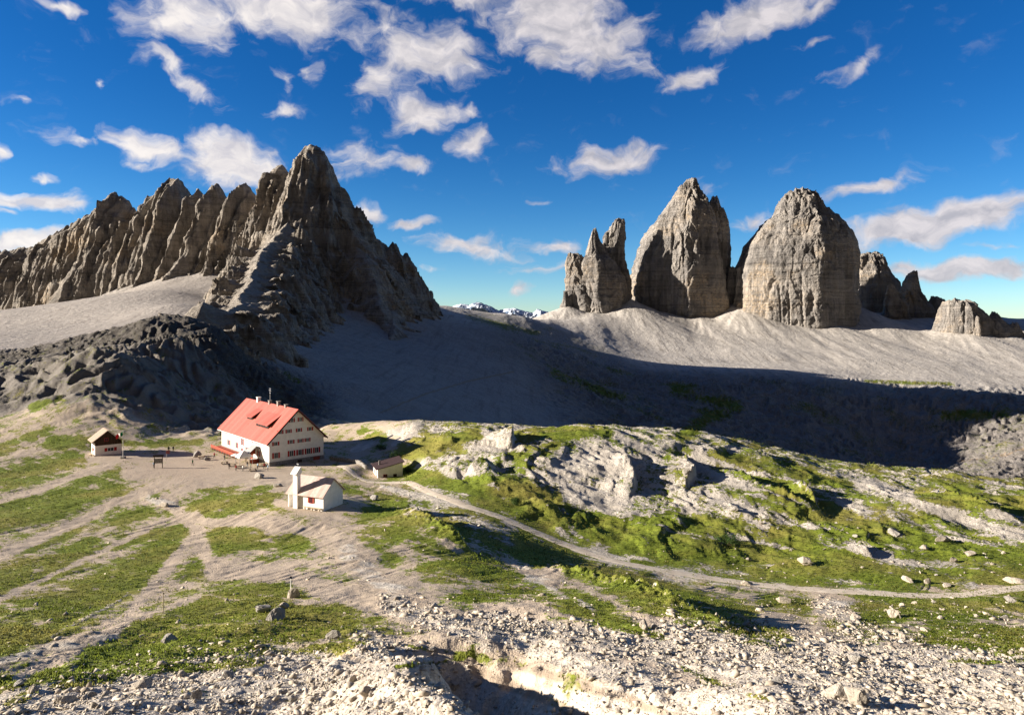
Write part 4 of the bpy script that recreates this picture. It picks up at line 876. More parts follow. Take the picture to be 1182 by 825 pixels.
    m = MB(); m.box(-3.2, -.2, 17.0, L + .5, .45, .62); m.build('deck', MT['brown'], te)
    for i in range(10):
        m = MB(); yy = 17.2 + i * 2.15; m.box(-3.15, -3.0, yy, yy + .15, -.8, 1.5); m.build('post', MT['brown'], te)
    m = MB(); m.box(-3.22, -3.16, 17.0, L + .5, .75, 1.40); m.build('railing', MT['brown'], te)
    m = MB(); m.box(-3.0, -2.85, 17.0, L + .4, -.8, .42); m.build('skirting', MT['wood'], te)
    return r

def build_chapel():
    x, y, z = -37.3, 135.0, 2.45; W, L, E, A = 6.2, 6.8, 3.0, 5.6
    r = thing('chapel', 'small white chapel with a pale striped roof and a slim bell tower', 'chapel', (x, y, z), math.radians(67))
    MB().prism([(0, -1.5), (W, -1.5), (W, E), (W / 2, A), (0, E)], 'y', 0, L).build('wall', MT['plaster'], r)
    k = (A - E) / (W / 2); ov = .55; g = .35; T = .12
    MB().prism([(-ov, E - k * ov + .03), (W / 2, A + .03), (W + ov, E - k * ov + .03), (W + ov, E - k * ov + .03 + T), (W / 2, A + .03 + T * 1.3), (-ov, E - k * ov + .03 + T)], 'y', -g, L + 2.2).build('roof', MT['pink'], r)
    # porch piers and tower at the far end
    tw = MB(); tw.box(-.5, .5, L - .75, L + .35, -1.5, 6.8); tw = tw.build('bell_tower', MT['plaster'], r)
    MB().prism([(-1.05, 6.75), (.6, 6.75), (.6, 6.9), (.5, 8.1), (.25, 8.1), (-1.05, 6.9)], 'y', L - .95, L + .55).build('tower_cap', MT['plaster'], tw)
    MB().box(.5, .53, L - .55, L + .15, 5.0, 6.3).build('belfry_opening', MT['glass'], tw)
    MB().tube((.66, L - .2, 6.1), (.66, L - .2, 5.65), .08, .2, 12).build('bell', MT['bell'], tw)
    MB().tube((.3, L - .2, 8.0), (.3, L - .2, 8.9), .04).tube((.3, L - .5, 8.6), (.3, L + .1, 8.6), .04).build('cross', MT['metal'], tw)
    MB().box(.0, W, L + 1.75, L + 2.0, -1.5, 2.4).build('porch_wall', MT['plaster'], r)
    w = window(r, (0, 3.0, 1.75), ((0, 1, 0), (-1, 0, 0)), .75, 1.0, shut=False); 
    for s in (-1, 1):
        m = MB(); a = 3.0 + s * .62; m.box(-.09, -.012, a - .18, a + .18, 1.25, 2.3); m.build('shutter', MT['brown'], w)
    b = thing('bench', 'long pale plank bench against the sunlit chapel wall', 'bench', (x, y, z), math.radians(67))
    MB().box(-.55, -.15, .3, 4.6, .38, .46).build('seat', MT['light'], b)
    for yy in (.6, 2.4, 4.2): MB().box(-.5, -.2, yy, yy + .12, -.5, .378).build('leg', MT['light'], b)
    return r

def build_cabin():
    x, y, z = -123.4, 202.0, -.1; W, L, E, A = 7.0, 6.2, 4.6, 7.2
    r = thing('cabin', 'small cabin with white base, dark timber gable and tan roof behind the flagpole', 'cabin', (x, y, z), math.radians(40))
    MB().box(0, W, 0, L, -2, 3.0).build('wall', MT['plaster'], r)
    ap = .46 * W
    MB().prism([(.03, 3.0), (W - .03, 3.0), (W - .03, 3.9), (ap, A), (.03, E)], 'y', .03, L - .03).build('gable', MT['wood'], r)
    MB().slab([(-.9, -.8, E - .60), (ap, -.8, A + .03), (ap, L + .5, A + .03), (-.9, L + .5, E - .60)], 0, .18, (-.6, 0, 1)).build('roof', MT['tanroof'], r)
    MB().slab([(ap + .12, -.8, A + .03), (W + .8, -.8, 3.35), (W + .8, L + .5, 3.35), (ap + .12, L + .5, A + .03)], 0, .18, (.6, 0, 1)).build('roof', MT['tanroof'], r)
    window(r, (W * .58, 0, 1.6), ((1, 0, 0), (0, -1, 0)), 1.5, .95)
    window(r, (W * .42, .03, 4.6), ((1, 0, 0), (0, -1, 0)), .9, .8, shut=False)
    window(r, (0, 2.2, 1.7), ((0, 1, 0), (-1, 0, 0)), .8, .9)
    MB().box(-.06, -.012, 4.0, 4.9, -.1, 2.0).build('door', MT['brown'], r)
    bn = thing('bench', 'pale wooden bench on the sunlit side of the small cabin', 'bench', (x, y, z), math.radians(40))
    MB().box(-1.1, -.5, .6, 3.4, .4, .5).build('seat', MT['light'], bn)
    for yy in (.8, 3.1): MB().box(-1.0, -.6, yy, yy + .12, -.4, .398).build('leg', MT['light'], bn)
    fx, fy = hit(142, 529); fz = float(H(np.array([fx]), np.array([fy]))[0])
    f = thing('flagpole', 'white flagpole with a limp green white and red flag in front of the cabin', 'flagpole', (fx, fy, fz))
    MB().prism([(-.6, -.5), (.6, -.5), (.6, .6), (-.6, .6)], 'z', -.4, .55).build('base', MT['stone'], f, .08)
    MB().tube((0, 0, .5), (0, 0, 8.3), .09, .06, 10).build('pole', MT['frame'], f)
    fl = MB()
    for i, m in enumerate(('fg', 'fw', 'fr')):
        q = MB(); n = 6
        P = []
        for j in range(n + 1):
            t = (i + j / n) / 3; xx = -t * 2.1; zz = 8.1 - t * 1.5 - .15 * math.sin(t * 6); yy = .16 * math.sin(t * 11)
            P.append(((xx, yy, zz), (xx + .15 * t, yy + .05, zz - 1.15)))
        for (a, b), (c, d) in zip(P[:-1], P[1:]): q.slab([a, c, d, b], 0, .02, (0, 1, 0))
        q.build('flag', MT[m], f)
    return r

def build_outbuilding():
    x, y, z = -35.3, 179.5, -1.1; W, L = 6.6, 7.6
    r = thing('outbuilding', 'low white outbuilding with a dull purple roof beside the path', 'outbuilding', (x, y, z), math.radians(20))
    MB().prism([(0, -3), (W, -3), (W, 3.4), (0, 1.95)], 'y', 0, L).build('wall', MT['plaster'], r)
    s = (3.4 - 1.95) / W
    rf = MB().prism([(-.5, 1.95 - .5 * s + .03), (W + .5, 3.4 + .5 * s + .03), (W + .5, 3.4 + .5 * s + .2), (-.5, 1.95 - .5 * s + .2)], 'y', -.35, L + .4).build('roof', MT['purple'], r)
    MB().box(.9, 1.35, 3.9, 4.35, 2.1, 3.5).build('chimney', MT['stone'], rf)
    MB().box(W * .62, W * .76, -.06, -.012, -1.6, .5).build('door', MT['wood'], r)
    MB().box(-.06, -.012, 1.3, 2.3, -1.0, 1.4).build('door', MT['brown'], r)
    window(r, (0, 5.2, .6), ((0, 1, 0), (-1, 0, 0)), .8, .8, shut=False); window(r, (W * .3, 0, .2), ((1, 0, 0), (0, -1, 0)), .9, .6, shut=False)
    return r

# ------------------------------------------------------------------ people: one skinned body each
def person_mesh(jack, trou, hat, pose='stand'):
    h = 1.74
    J = {'pelvis': (0, 0, .93), 'waist': (0, .01, 1.08), 'chest': (0, 0, 1.33), 'neck': (0, .0, 1.50), 'head': (0, -.02, 1.60), 'crown': (0, -.01, 1.72)}
    if pose == 'walk':
        J.update(hl=(.09, 0, .90), kl=(.10, -.20, .50), al=(.10, -.16, .09), tl=(.10, -.32, .04), hr=(-.09, 0, .90), kr=(-.10, .06, .49), ar=(-.10, .30, .12), tr=(-.10, .20, .03),
                 sl=(.19, 0, 1.42), el=(.25, .13, 1.15), wl=(.24, .04, .92), fl=(.24, -.02, .84), sr=(-.19, 0, 1.42), er=(-.25, -.04, 1.14), wr=(-.23, -.20, .98), fr=(-.22, -.27, .93))
    elif pose == 'sit':
        J = {k: (v[0], v[1], v[2] - .44) for k, v in J.items()}
        J.update(hl=(.09, -.02, .47), kl=(.11, -.45, .50), al=(.11, -.43, .09), tl=(.11, -.58, .04), hr=(-.09, -.02, .47), kr=(-.11, -.45, .50), ar=(-.11, -.43, .09), tr=(-.11, -.58, .04),
                 sl=(.19, 0, .98), el=(.25, -.08, .72), wl=(.17, -.32, .74), fl=(.12, -.41, .75), sr=(-.19, 0, .98), er=(-.25, -.08, .72), wr=(-.17, -.32, .74), fr=(-.12, -.41, .75))
    else:
        J.update(hl=(.09, 0, .90), kl=(.11, -.02, .49), al=(.12, .02, .09), tl=(.13, -.13, .04), hr=(-.09, 0, .90), kr=(-.11, -.01, .49), ar=(-.12, .03, .09), tr=(-.13, -.12, .04),
                 sl=(.19, 0, 1.42), el=(.26, .04, 1.14), wl=(.25, -.08, .90), fl=(.24, -.11, .81), sr=(-.19, 0, 1.42), er=(-.26, .04, 1.14), wr=(-.25, -.06, .90), fr=(-.24, -.09, .81))
    R = dict(pelvis=.16, waist=.145, chest=.165, neck=.062, head=.098, crown=.085, hl=.095, kl=.066, al=.048, tl=.042, hr=.095, kr=.066, ar=.048, tr=.042, sl=.075, el=.05, wl=.036, fl=.04, sr=.075, er=.05, wr=.036, fr=.04)
    E = [('pelvis', 'waist'), ('waist', 'chest'), ('chest', 'neck'), ('neck', 'head'), ('head', 'crown')]
    for s in 'lr': E += [('pelvis', 'h' + s), ('h' + s, 'k' + s), ('k' + s, 'a' + s), ('a' + s, 't' + s), ('chest', 's' + s), ('s' + s, 'e' + s), ('e' + s, 'w' + s), ('w' + s, 'f' + s)]
    ks = list(J); me = bpy.data.meshes.new('person'); me.from_pydata([J[k] for k in ks], [(ks.index(a), ks.index(b)) for a, b in E], [])
    o = bpy.data.objects.new('person', me); COL.objects.link(o)
    o.modifiers.new('skin', 'SKIN'); sv = me.skin_vertices[0].data
    for i, k in enumerate(ks): sv[i].radius = (R[k], R[k] * (.75 if k in ('chest', 'waist', 'pelvis') else 1)); sv[i].use_root = (k == 'pelvis')
    o.modifiers.new('sub', 'SUBSURF').levels = 1
    dg = bpy.context.evaluated_depsgraph_get(); m2 = bpy.data.meshes.new_from_object(o.evaluated_get(dg)); bpy.data.objects.remove(o)
    m2.materials.clear()
    for k in (jack, trou, 'skin', 'dark'): m2.materials.append(MT[k])
    zo = -.44 if pose == 'sit' else 0
    hd = Vector(J['head'])
    for p in m2.polygons:
        c = p.center
        hand = min((c - Vector(J['fl'])).length, (c - Vector(J['fr'])).length) < .11
        foot = min((c - Vector(J['tl'])).length, (c - Vector(J['tr'])).length, (c - Vector(J['al'])).length, (c - Vector(J['ar'])).length) < .12
        legs = (c.z < 1.0 + zo and not abs(c.x) > .19) or c.z < .5 or (pose == 'sit' and c.y < -.18 and c.z < .62)
        p.material_index = 2 if (c.z > 1.52 + zo or hand) else 3 if foot else 1 if legs else 0; p.use_smooth = True
    hm = bmesh.new(); bmesh.ops.create_uvsphere(hm, u_segments=12, v_segments=8, radius=.108)
    bmesh.ops.delete(hm, geom=[v for v in hm.verts if v.co.z < -.04 or (v.co.z < .035 and v.co.y < -.03)], context='VERTS')
    bmesh.ops.translate(hm, verts=hm.verts, vec=hd + Vector((0, .012, .035))); h2 = bpy.data.meshes.new('hair'); hm.to_mesh(h2); hm.free(); h2.materials.append(MT[hat]); h2.shade_smooth()
    return m2, h2
def person(px, py, rz, label, jack='dark', trou='dark', hat='hair', pose='stand', pack=None, at=None, group=None):
    m, h = person_mesh(jack, trou, hat, pose)
    if at is None: x, y = hit(px, py); z = gz(x, y)
    else: x, y, z = at
    o = bpy.data.objects.new('person', m); COL.objects.link(o); o.location = (x, y, z); o.rotation_euler = (0, 0, rz); tag(o, label, 'person', group)
    hh = bpy.data.objects.new('hair', h); COL.objects.link(hh); hh.parent = o
    if pack:
        b = MB().prism([(-.15, 1.02), (.15, 1.02), (.17, 1.2), (.15, 1.5), (.08, 1.56), (-.08, 1.56), (-.15, 1.5), (-.17, 1.2)], 'y', .11, .32).build('backpack', MT[pack], o, .04)
    return o
# ------------------------------------------------------------------ where a sight-line meets the finished ground (read from the ground mesh)
GV = {}
def index_ground(o):
    n = len(o.data.vertices); co = np.empty(n * 3, np.float32); o.data.vertices.foreach_get('co', co); co = co.reshape(-1, 3).astype(float)
    at = np.empty(n * 4, np.float32); o.data.attributes['cover'].data.foreach_get('color', at); at = at.reshape(-1, 4)
    nc = 1220; nr = n // nc
    px, py = proj(co[:, 0], co[:, 1], co[:, 2]); P = py.reshape(nr, nc); run = np.minimum.accumulate(P, 0)
    vis = (P <= run + .6).ravel() & (px > -60) & (px < 1242) & (py < 850) & (co[:, 1] > 9)
    GV.update(co=co[vis], px=px[vis], py=py[vis], at=at[vis])
def hit(px, py):
    i = int(np.argmin((GV['px'] - px) ** 2 + (GV['py'] - py) ** 2)); return float(GV['co'][i, 0]), float(GV['co'][i, 1])
def gz(x, y): return float(H(np.array([x]), np.array([y]))[0])

# ------------------------------------------------------------------ rocks
def ico(sub):
    bm = bmesh.new(); bmesh.ops.create_icosphere(bm, subdivisions=sub, radius=1); v = np.array([x.co[:] for x in bm.verts]); f = np.array([[a.index for a in p.verts] for p in bm.faces]); bm.free(); return v, f
def rock_shape(n, rng, flat=.8):
    """angular broken stone: hull of scattered points"""
    p = rng.normal(size=(n, 3)); p /= np.linalg.norm(p, axis=1)[:, None]; p *= rng.uniform(.7, 1.0, (n, 1)) * rng.uniform(.65, 1.4, 3) * np.array([1.1, .9, 0]) + np.array([0, 0, flat * rng.uniform(.75, 1.05)])
    bm = bmesh.new()
    for q in p: bm.verts.new(q)
    bmesh.ops.convex_hull(bm, input=bm.verts); bmesh.ops.delete(bm, geom=[v for v in bm.verts if not v.link_faces], context='VERTS')
    bmesh.ops.triangulate(bm, faces=bm.faces); bm.verts.ensure_lookup_table(); bm.verts.index_update()
    v = np.array([x.co[:] for x in bm.verts]); f = np.array([[a.index for a in q.verts] for q in bm.faces]); bm.free()
    return v, f
def boulder_mesh(rng):
    v, f = rock_shape(15, rng, .8); bm = bmesh.new(); vs = [bm.verts.new(q) for q in v]
    for q in f: bm.faces.new([vs[i] for i in q])
    bmesh.ops.dissolve_limit(bm, angle_limit=.25, verts=bm.verts, edges=bm.edges)
    bmesh.ops.bevel(bm, geom=bm.edges[:], offset=.05, segments=1, affect='EDGES'); bmesh.ops.triangulate(bm, faces=bm.faces)
    bmesh.ops.subdivide_edges(bm, edges=bm.edges[:], cuts=2, use_grid_fill=True)
    co = np.array([q.co[:] for q in bm.verts]); off = rng.uniform(0, 50)
    co = co * (1 + .16 * fbm3(co[:, 0] * 1.6 + off, co[:, 1] * 1.6, co[:, 2] * 1.6, 3))[:, None] + .05 * np.stack([perlin3(co[:, 0] * 6 + off, co[:, 1] * 6, co[:, 2] * 6 + k) for k in (0, 9, 19)], 1)
    for q, c in zip(bm.verts, co): q.co = c
    bmesh.ops.recalc_face_normals(bm, faces=bm.faces); me = bpy.data.meshes.new('boulder'); bm.to_mesh(me); bm.free(); return me
def mat_boulder(name, lo, hi):
    m, nt, b = mat_new(name); N = NB(nt); P = N.pos(); oi = N.n('ShaderNodeObjectInfo')
    n = N.noise(P, 2.2, 7, .65); n2 = N.noise(P, 11, 5, .7)
    c = N.mix(N.ramp01(n, .3, .7), lo, hi); c = N.mix(N.ramp01(n2, .5, .75, 0, .6), c, tuple(v * .5 for v in lo)); c = N.mix(N.math('MULTIPLY', oi.outputs['Random'], .35), c, (.34, .29, .225))
    N.lk(c, b.inputs['Base Color']); N.bump(N.math('ADD', n, N.math('MULTIPLY', n2, .5)), .8, .25, b); return m
def mat_rubble():
    m, nt, b = mat_new('pale_rubble'); N = NB(nt); P = N.pos(); at = N.n('ShaderNodeAttribute', attribute_name='tone')
    n = N.noise(P, 5, 5, .65)
    c = N.mix(at.outputs['Fac'], (.32, .27, .21), (.52, .455, .375)); c = N.mix(N.ramp01(n, .45, .75, 0, .5), c, (.22, .19, .155))
    N.lk(c, b.inputs['Base Color']); N.bump(n, .5, .06, b); return m

BOULDERS = [  # px, py of the foot, size in photo px (w, h), label
    (304, 706, 26, 15, 'wide grey boulder at the left of the stone pile in the grass below the hut'), (338, 692, 14, 18, 'upright pale boulder with a stake behind it in the stone pile'), (319, 716, 22, 17, 'blocky grey boulder at the front of the stone pile in the grass'), (330, 702, 16, 9, 'low shaded rock wedged between the boulders of the stone pile'),
    (384, 738, 20, 14, 'grey pointed boulder on the edge of the grass left of the rubble bank'), (744, 726, 18, 13, 'bright white boulder standing alone on the rubble crest before the shaded hollow'), (962, 810, 33, 30, 'big blocky pale boulder in the rubble, left one of a touching pair'), (990, 812, 30, 32, 'big slanted pale boulder in the rubble, right one of a touching pair'),
    (930, 652, 20, 12, 'rounded pale boulder casting a long shadow in the meadow above the path'), (1031, 712, 24, 16, 'large pale boulder just below the path with small rocks around it'), (1088, 625, 20, 9, 'flat pale boulder high on the meadow at the right'), (1066, 634, 12, 8, 'small round pink boulder beside a flat boulder on the meadow'), (1100, 650, 12, 9, 'small boulder low on the meadow near the stony streak'),
    (1032, 618, 18, 11, 'jagged pale boulder with a dark right side on the upper meadow'), (1120, 641, 16, 7, 'low flat boulder on the meadow right of the stony streak'), (1048, 672, 15, 9, 'pale boulder on the upper edge of the path'), (1072, 674, 13, 8, 'second pale boulder on the upper edge of the path'), (1092, 678, 14, 8, 'third pale boulder on the upper edge of the path'), (1176, 673, 26, 9, 'pinkish slab boulder beside the path at the right edge'),
    (864, 676, 15, 8, 'pale boulder on the lower edge of the path where it bends'), (906, 697, 18, 12, 'pale boulder in the shaded slope below the path'), (988, 766, 26, 22, 'dark grey angular boulder on the rim of the rubble slope'), (985, 716, 18, 10, 'broad tan boulder among rocks below the path'), (1042, 738, 16, 11, 'rounded tan boulder at the left end of the lower meadow'), (1066, 729, 10, 7, 'small white boulder in the lower meadow'), (1158, 716, 15, 9, 'grey boulder with a shadow in the lower meadow at right'), (1166, 695, 14, 8, 'small grey boulder under the path at the right edge'),
    (228, 528, 13, 10, 'dark grey boulder left of the hut terrace'), (297, 553, 18, 9, 'smooth grey boulder in front of the hut yard'), (240, 532, 9, 6, 'pale boulder beside the grey boulder left of the terrace'), (320, 562, 12, 8, 'dark angular boulder on the rocky edge below the hut yard'), (432, 577, 11, 8, 'dark boulder on the crest right of the chapel'), (190, 585, 14, 7, 'pale flat boulder beside the gravel track on the plateau'), (42, 700, 10, 6, 'small pale boulder on the grass strip at the left'),
    (196, 742, 22, 12, 'grey boulder half sunk in yellow grass at the lower left'), (160, 795, 26, 15, 'pale angular boulder on the rubble rim at the lower left'), (228, 808, 20, 15, 'grey blue boulder in the rubble at the bottom left'), (75, 812, 24, 14, 'long pale boulder at the left end of the rubble rim'), (425, 802, 20, 13, 'pale boulder on the left bank of the trench'), (262, 783, 22, 12, 'broad grey boulder at the top of the left rubble'), (20, 792, 16, 8, 'grey boulder in the grass at the far lower left'), (500, 752, 12, 8, 'small grey boulder on the gravel crest'), (846, 590, 14, 8, 'pale block below the dark scarp of the knoll'), (792, 548, 13, 9, 'reddish rock block at the top of the dark gully in the knoll'),
]
def build_boulders():
    rng = np.random.default_rng(5)
    mats = [mat_boulder('limestone_boulder', (.33, .285, .23), (.50, .44, .365)), mat_boulder('grey_boulder', (.26, .245, .225), (.42, .39, .35))]
    shapes = []
    for i in range(12):
        me = boulder_mesh(rng); me.materials.append(mats[0]); shapes.append(me)
    grey = []
    for me in shapes: c = me.copy(); c.materials.clear(); c.materials.append(mats[1]); grey.append(c)
    used = []
    def put(x, y, z, rx, rz_, label, group, gr=False):
        o = bpy.data.objects.new('boulder', (grey if gr else shapes)[rng.integers(12)]); COL.objects.link(o)
        o.location = (x, y, z + rz_ * .34); o.scale = (rx, rx * rng.uniform(.75, 1.1), rz_); o.rotation_euler = (rng.uniform(-.25, .25), rng.uniform(-.25, .25), rng.uniform(0, 6.28)); tag(o, label, 'boulder', group); used.append((x, y, rx))
    for px, py, w, h, lab in BOULDERS:
        x, y = hit(px, py - h * .12); k = y / F; put(x, y, gz(x, y), w * k * .52, h * k * .66, lab, 'boulders that stand out', 'grey' in lab or 'dark' in lab)
    ZN = [((830, 1190, 600, 668), 46, (3, 8), 'pale limestone boulder scattered on the green meadow above the path', 'boulders on the meadow above the path'), ((880, 1190, 692, 745), 52, (4, 11), 'pale limestone boulder scattered on the stony meadow below the path', 'boulders on the meadow below the path'),
          ((790, 1190, 752, 822), 60, (6, 15), 'pale angular rock lying loose in the bright rubble at the lower right', 'rocks in the lower right rubble'), ((20, 540, 778, 822), 44, (6, 16), 'pale angular rock lying loose in the rubble bank at the lower left', 'rocks in the lower left rubble'),
          ((560, 800, 610, 735), 18, (3, 8), 'pale rock on the grassy gravel slope in the middle', 'rocks on the middle slope'), ((60, 460, 700, 772), 16, (4, 10), 'grey rock half sunk in the grass of the lower left slope', 'rocks in the lower left grass')]
    for (x0, x1, y0, y1), n, (s0, s1), lab, grp in ZN:
        c = 0
        m = np.where((GV['px'] > x0) & (GV['px'] < x1) & (GV['py'] > y0) & (GV['py'] < y1))[0]
        pdist, _, _ = poly_dist(PATH, GV['co'][m, 0], GV['co'][m, 1]); m = m[pdist > 2.6]
        for i in rng.permutation(m):
            x, y, z = GV['co'][i]; s = s0 + (s1 - s0) * rng.random() ** 2.2; r = s * y / F * .5
            if any((x - a) ** 2 + (y - b) ** 2 < (r + q) ** 2 * 1.1 for a, b, q in used): continue
            put(x, y, z, r, r * rng.uniform(.65, 1.0), lab, grp, rng.random() < .22); c += 1
            if c == n: break

def build_rubble():
    rng = np.random.default_rng(9); A = GV['at']; co = GV['co']
    lib1 = [rock_shape(int(rng.integers(7, 11)), rng, rng.uniform(.45, .9)) for _ in range(24)]; lib0 = [rock_shape(int(rng.integers(5, 8)), rng, rng.uniform(.45, .9)) for _ in range(24)]
    w = A[:, 2] ** 1.2 * np.clip(co[:, 1] / 40, .25, 2.2) + .07 * A[:, 1] * (co[:, 1] < 170) * (1 - A[:, 0]) + .012 * (co[:, 1] < 130) + .05 * (GV['py'] > 690) * (GV['px'] > 430) * (1 - A[:, 0]) + .07 * ((GV['px'] > 850) & (GV['py'] > 690))
    pd, _, _ = poly_dist(PATH, co[:, 0], co[:, 1]); w *= (pd > 2.4) * (co[:, 1] < 230); w = w / w.sum()
    N_ = 40000; idx = rng.choice(len(w), N_, p=w)
    Vs, Fs, Ts, off = [], [], [], 0
    for i in idx:
        x, y, z = co[i]; s = .035 + .062 * rng.lognormal(-.15, .9); s = min(s, .5) * np.clip(y / 55, .55, 1.25)
        lib = lib1 if s * F / y > 5 else lib0
        v, f = lib[rng.integers(24)]; a = rng.uniform(0, 6.28); c_, s_ = math.cos(a), math.sin(a)
        jx, jy = rng.normal(0, .0022 * y, 2)
        q = np.stack([v[:, 0] * c_ - v[:, 1] * s_, v[:, 0] * s_ + v[:, 1] * c_, v[:, 2] * .75], 1) * s + [x + jx, y + jy, z + s * .12]
        Vs.append(q); Fs.append(f + off); Ts.append(np.full(len(v), rng.random())); off += len(v)
    o = big_mesh('rubble', np.vstack(Vs), np.vstack(Fs), mat_rubble(), {'tone': np.concatenate(Ts)}, smooth=False)
    tag(o, 'loose pale limestone rubble and small stones spread over the slope', 'rubble', None, 'stuff')

def mat_grass():
    m, nt, b = mat_new('alpine_grass'); N = NB(nt); P = N.pos(); at = N.n('ShaderNodeAttribute', attribute_name='tone'); n = N.noise(P, .08, 4, .6)
    c = N.mix(at.outputs['Fac'], (.095, .135, .014), (.20, .248, .030)); c = N.mix(N.ramp01(n, .42, .62, 0, .8), c, (.225, .200, .05))
    N.lk(c, b.inputs['Base Color']); b.inputs['Roughness'].default_value = .8
    return m
def build_grass():
    rng = np.random.default_rng(21); A = GV['at']; co = GV['co']
    w = np.clip(A[:, 0] - .3, 0, 1) * (co[:, 1] < 240) * (co[:, 1] > 18) * (GV['py'] > 480); w = w / w.sum()
    N_ = 85000; idx = rng.choice(len(w), N_, p=w)
    B = 6; c = co[idx] + rng.normal(0, 1, (N_, 3)) * np.stack([.004 * co[idx, 1]] * 2 + [np.zeros(N_)], 1)
    sz = (.06 + .0008 * c[:, 1]) * rng.uniform(.5, 1.5, N_)
    ang = rng.uniform(0, 6.28, (N_, B)); lean = rng.uniform(.1, .8, (N_, B)); wd = sz[:, None] * .24
    dx, dy = np.cos(ang), np.sin(ang)
    base = c[:, None, :] + np.stack([dx, dy, 0 * dx], -1) * (sz[:, None, None] * .25)
    a = base + np.stack([-dy, dx, 0 * dx], -1) * wd[..., None]; b_ = base - np.stack([-dy, dx, 0 * dx], -1) * wd[..., None]
    a[..., 2] -= .05; b_[..., 2] -= .05
    t = base + np.stack([dx * lean, dy * lean, np.ones_like(dx)], -1) * sz[:, None, None] * rng.uniform(.5, 1.0, (N_, B, 1))
    V = np.stack([a, b_, t], 2).reshape(-1, 3); T = np.arange(len(V)).reshape(-1, 3)
    o = big_mesh('grass', V, T, mat_grass(), {'tone': np.repeat(rng.random(N_), B * 3)}, smooth=False)
    nn = np.zeros((len(V), 3)); nn[:, 2] = 1; nn[:, :2] = RNG.normal(0, .25, (len(V), 2)); nn[:, 0] -= .25; nn /= np.linalg.norm(nn, axis=1)[:, None]
    o.data.polygons.foreach_set('use_smooth', np.ones(len(T), bool)); o.data.normals_split_custom_set_from_vertices(nn.tolist())
    tag(o, 'short yellow green alpine grass growing in patches on the slopes', 'grass', None, 'stuff')

def mat_needles():
    m, nt, b = mat_new('dark_needles'); N = NB(nt); P = N.pos(); n = N.noise(P, 2.0, 4, .6)
    N.lk(N.mix(n, (.018, .045, .012), (.065, .11, .025)), b.inputs['Base Color']); return m
def build_shrubs():
    rng = np.random.default_rng(33); mm = mat_needles()
    for px, py, w, h, lab in [(838, 628, 46, 17, 'wide dark green mountain pine shrub in the meadow below the knoll'), (596, 583, 15, 14, 'round dark bush by the path foot of the knoll'), (456, 528, 22, 10, 'bright green shrub on the slope behind the purple roofed outbuilding'), (470, 545, 12, 9, 'small green shrub right of the purple roofed outbuilding'), (440, 519, 16, 7, 'low green shrub above the purple roofed outbuilding'), (806, 500, 30, 14, 'dark shrub patch behind the crest of the knoll')]:
        if px == 806: continue
        x, y = hit(px, py); z = gz(x, y); k = y / F; W, Hh = w * k, h * k * .8
        t = thing('shrub', lab, 'shrub', (x, y, z))
        n = 2600; cl = rng.normal(0, 1, (26, 3)) * [W * .22, W * .16, Hh * .18] + [0, 0, Hh * .42]
        p = cl[rng.integers(26, size=n)] + rng.normal(0, 1, (n, 3)) * [W * .055, W * .055, Hh * .12]; p[:, 2] = np.abs(p[:, 2])
        s = rng.uniform(.10, .22, n) * (.6 + W * .03); d1 = rng.normal(size=(n, 3)); d1 /= np.linalg.norm(d1, axis=1)[:, None]; d2 = np.cross(d1, rng.normal(size=(n, 3))); d2 /= np.linalg.norm(d2, axis=1)[:, None]
        V = np.stack([p - d2 * s[:, None] * .4, p + d2 * s[:, None] * .4, p + d1 * s[:, None]], 1).reshape(-1, 3)
        f = big_mesh('foliage', V, np.arange(len(V)).reshape(-1, 3), mm, None, False); f.parent = t
        st = MB()
        for c in cl[:9]: st.tube((c[0] * .15, c[1] * .15, -.2), tuple(c), .05, .02, 5)
        st.build('stem', MT['wood'], t)

def build_path():
    P = PATH; L = np.concatenate([[0], np.cumsum(np.hypot(*np.diff(P, axis=0).T))]); t = np.arange(0, L[-1], .5)
    c = np.stack([np.interp(t, L, P[:, k]) for k in (0, 1)], 1)
    ker = np.hanning(13); ker /= ker.sum(); c = np.stack([np.convolve(np.pad(c[:, k], 6, 'edge'), ker, 'valid') for k in (0, 1)], 1)
    d = np.gradient(c, axis=0); d /= np.linalg.norm(d, axis=1)[:, None]; nrm = np.stack([-d[:, 1], d[:, 0]], 1)
    hw = np.interp(t / L[-1], [0, .25, .5, .75, 1], [1.2, 1.4, 1.9, 2.2, 2.2])
    offs = np.linspace(-1, 1, 9)
    wob = 1 + .22 * np.stack([perlin2(t / 2.6, t * 0 + 3), perlin2(t / 2.6, t * 0 + 8)], 1)
    o = offs[None, :] * hw[:, None] * np.where(offs[None, :] < 0, wob[:, :1], wob[:, 1:])
    X = c[:, :1] + nrm[:, :1] * o; Y = c[:, 1:] + nrm[:, 1:] * o
    Z = H(X.ravel(), Y.ravel()).reshape(X.shape) + .07 - .13 * np.abs(offs)[None, :] ** 4
    m, nt, b = mat_new('trodden_gravel'); N = NB(nt); Pn = N.pos(); n = N.noise(Pn, .6, 6, .65); n2 = N.noise(Pn, 7, 4, .7)
    cc = N.mix(N.ramp01(n, .3, .7), (.52, .435, .335), (.66, .575, .46)); cc = N.mix(N.ramp01(n2, .5, .75, 0, .5), cc, (.30, .24, .18)); N.lk(cc, b.inputs['Base Color']); N.bump(n2, .6, .08, b)
    structure(big_mesh('path', np.stack([X.ravel(), Y.ravel(), Z.ravel()], 1), grid_quads(*X.shape), m), 'pale gravel footpath winding below the rocky knoll', 'path')

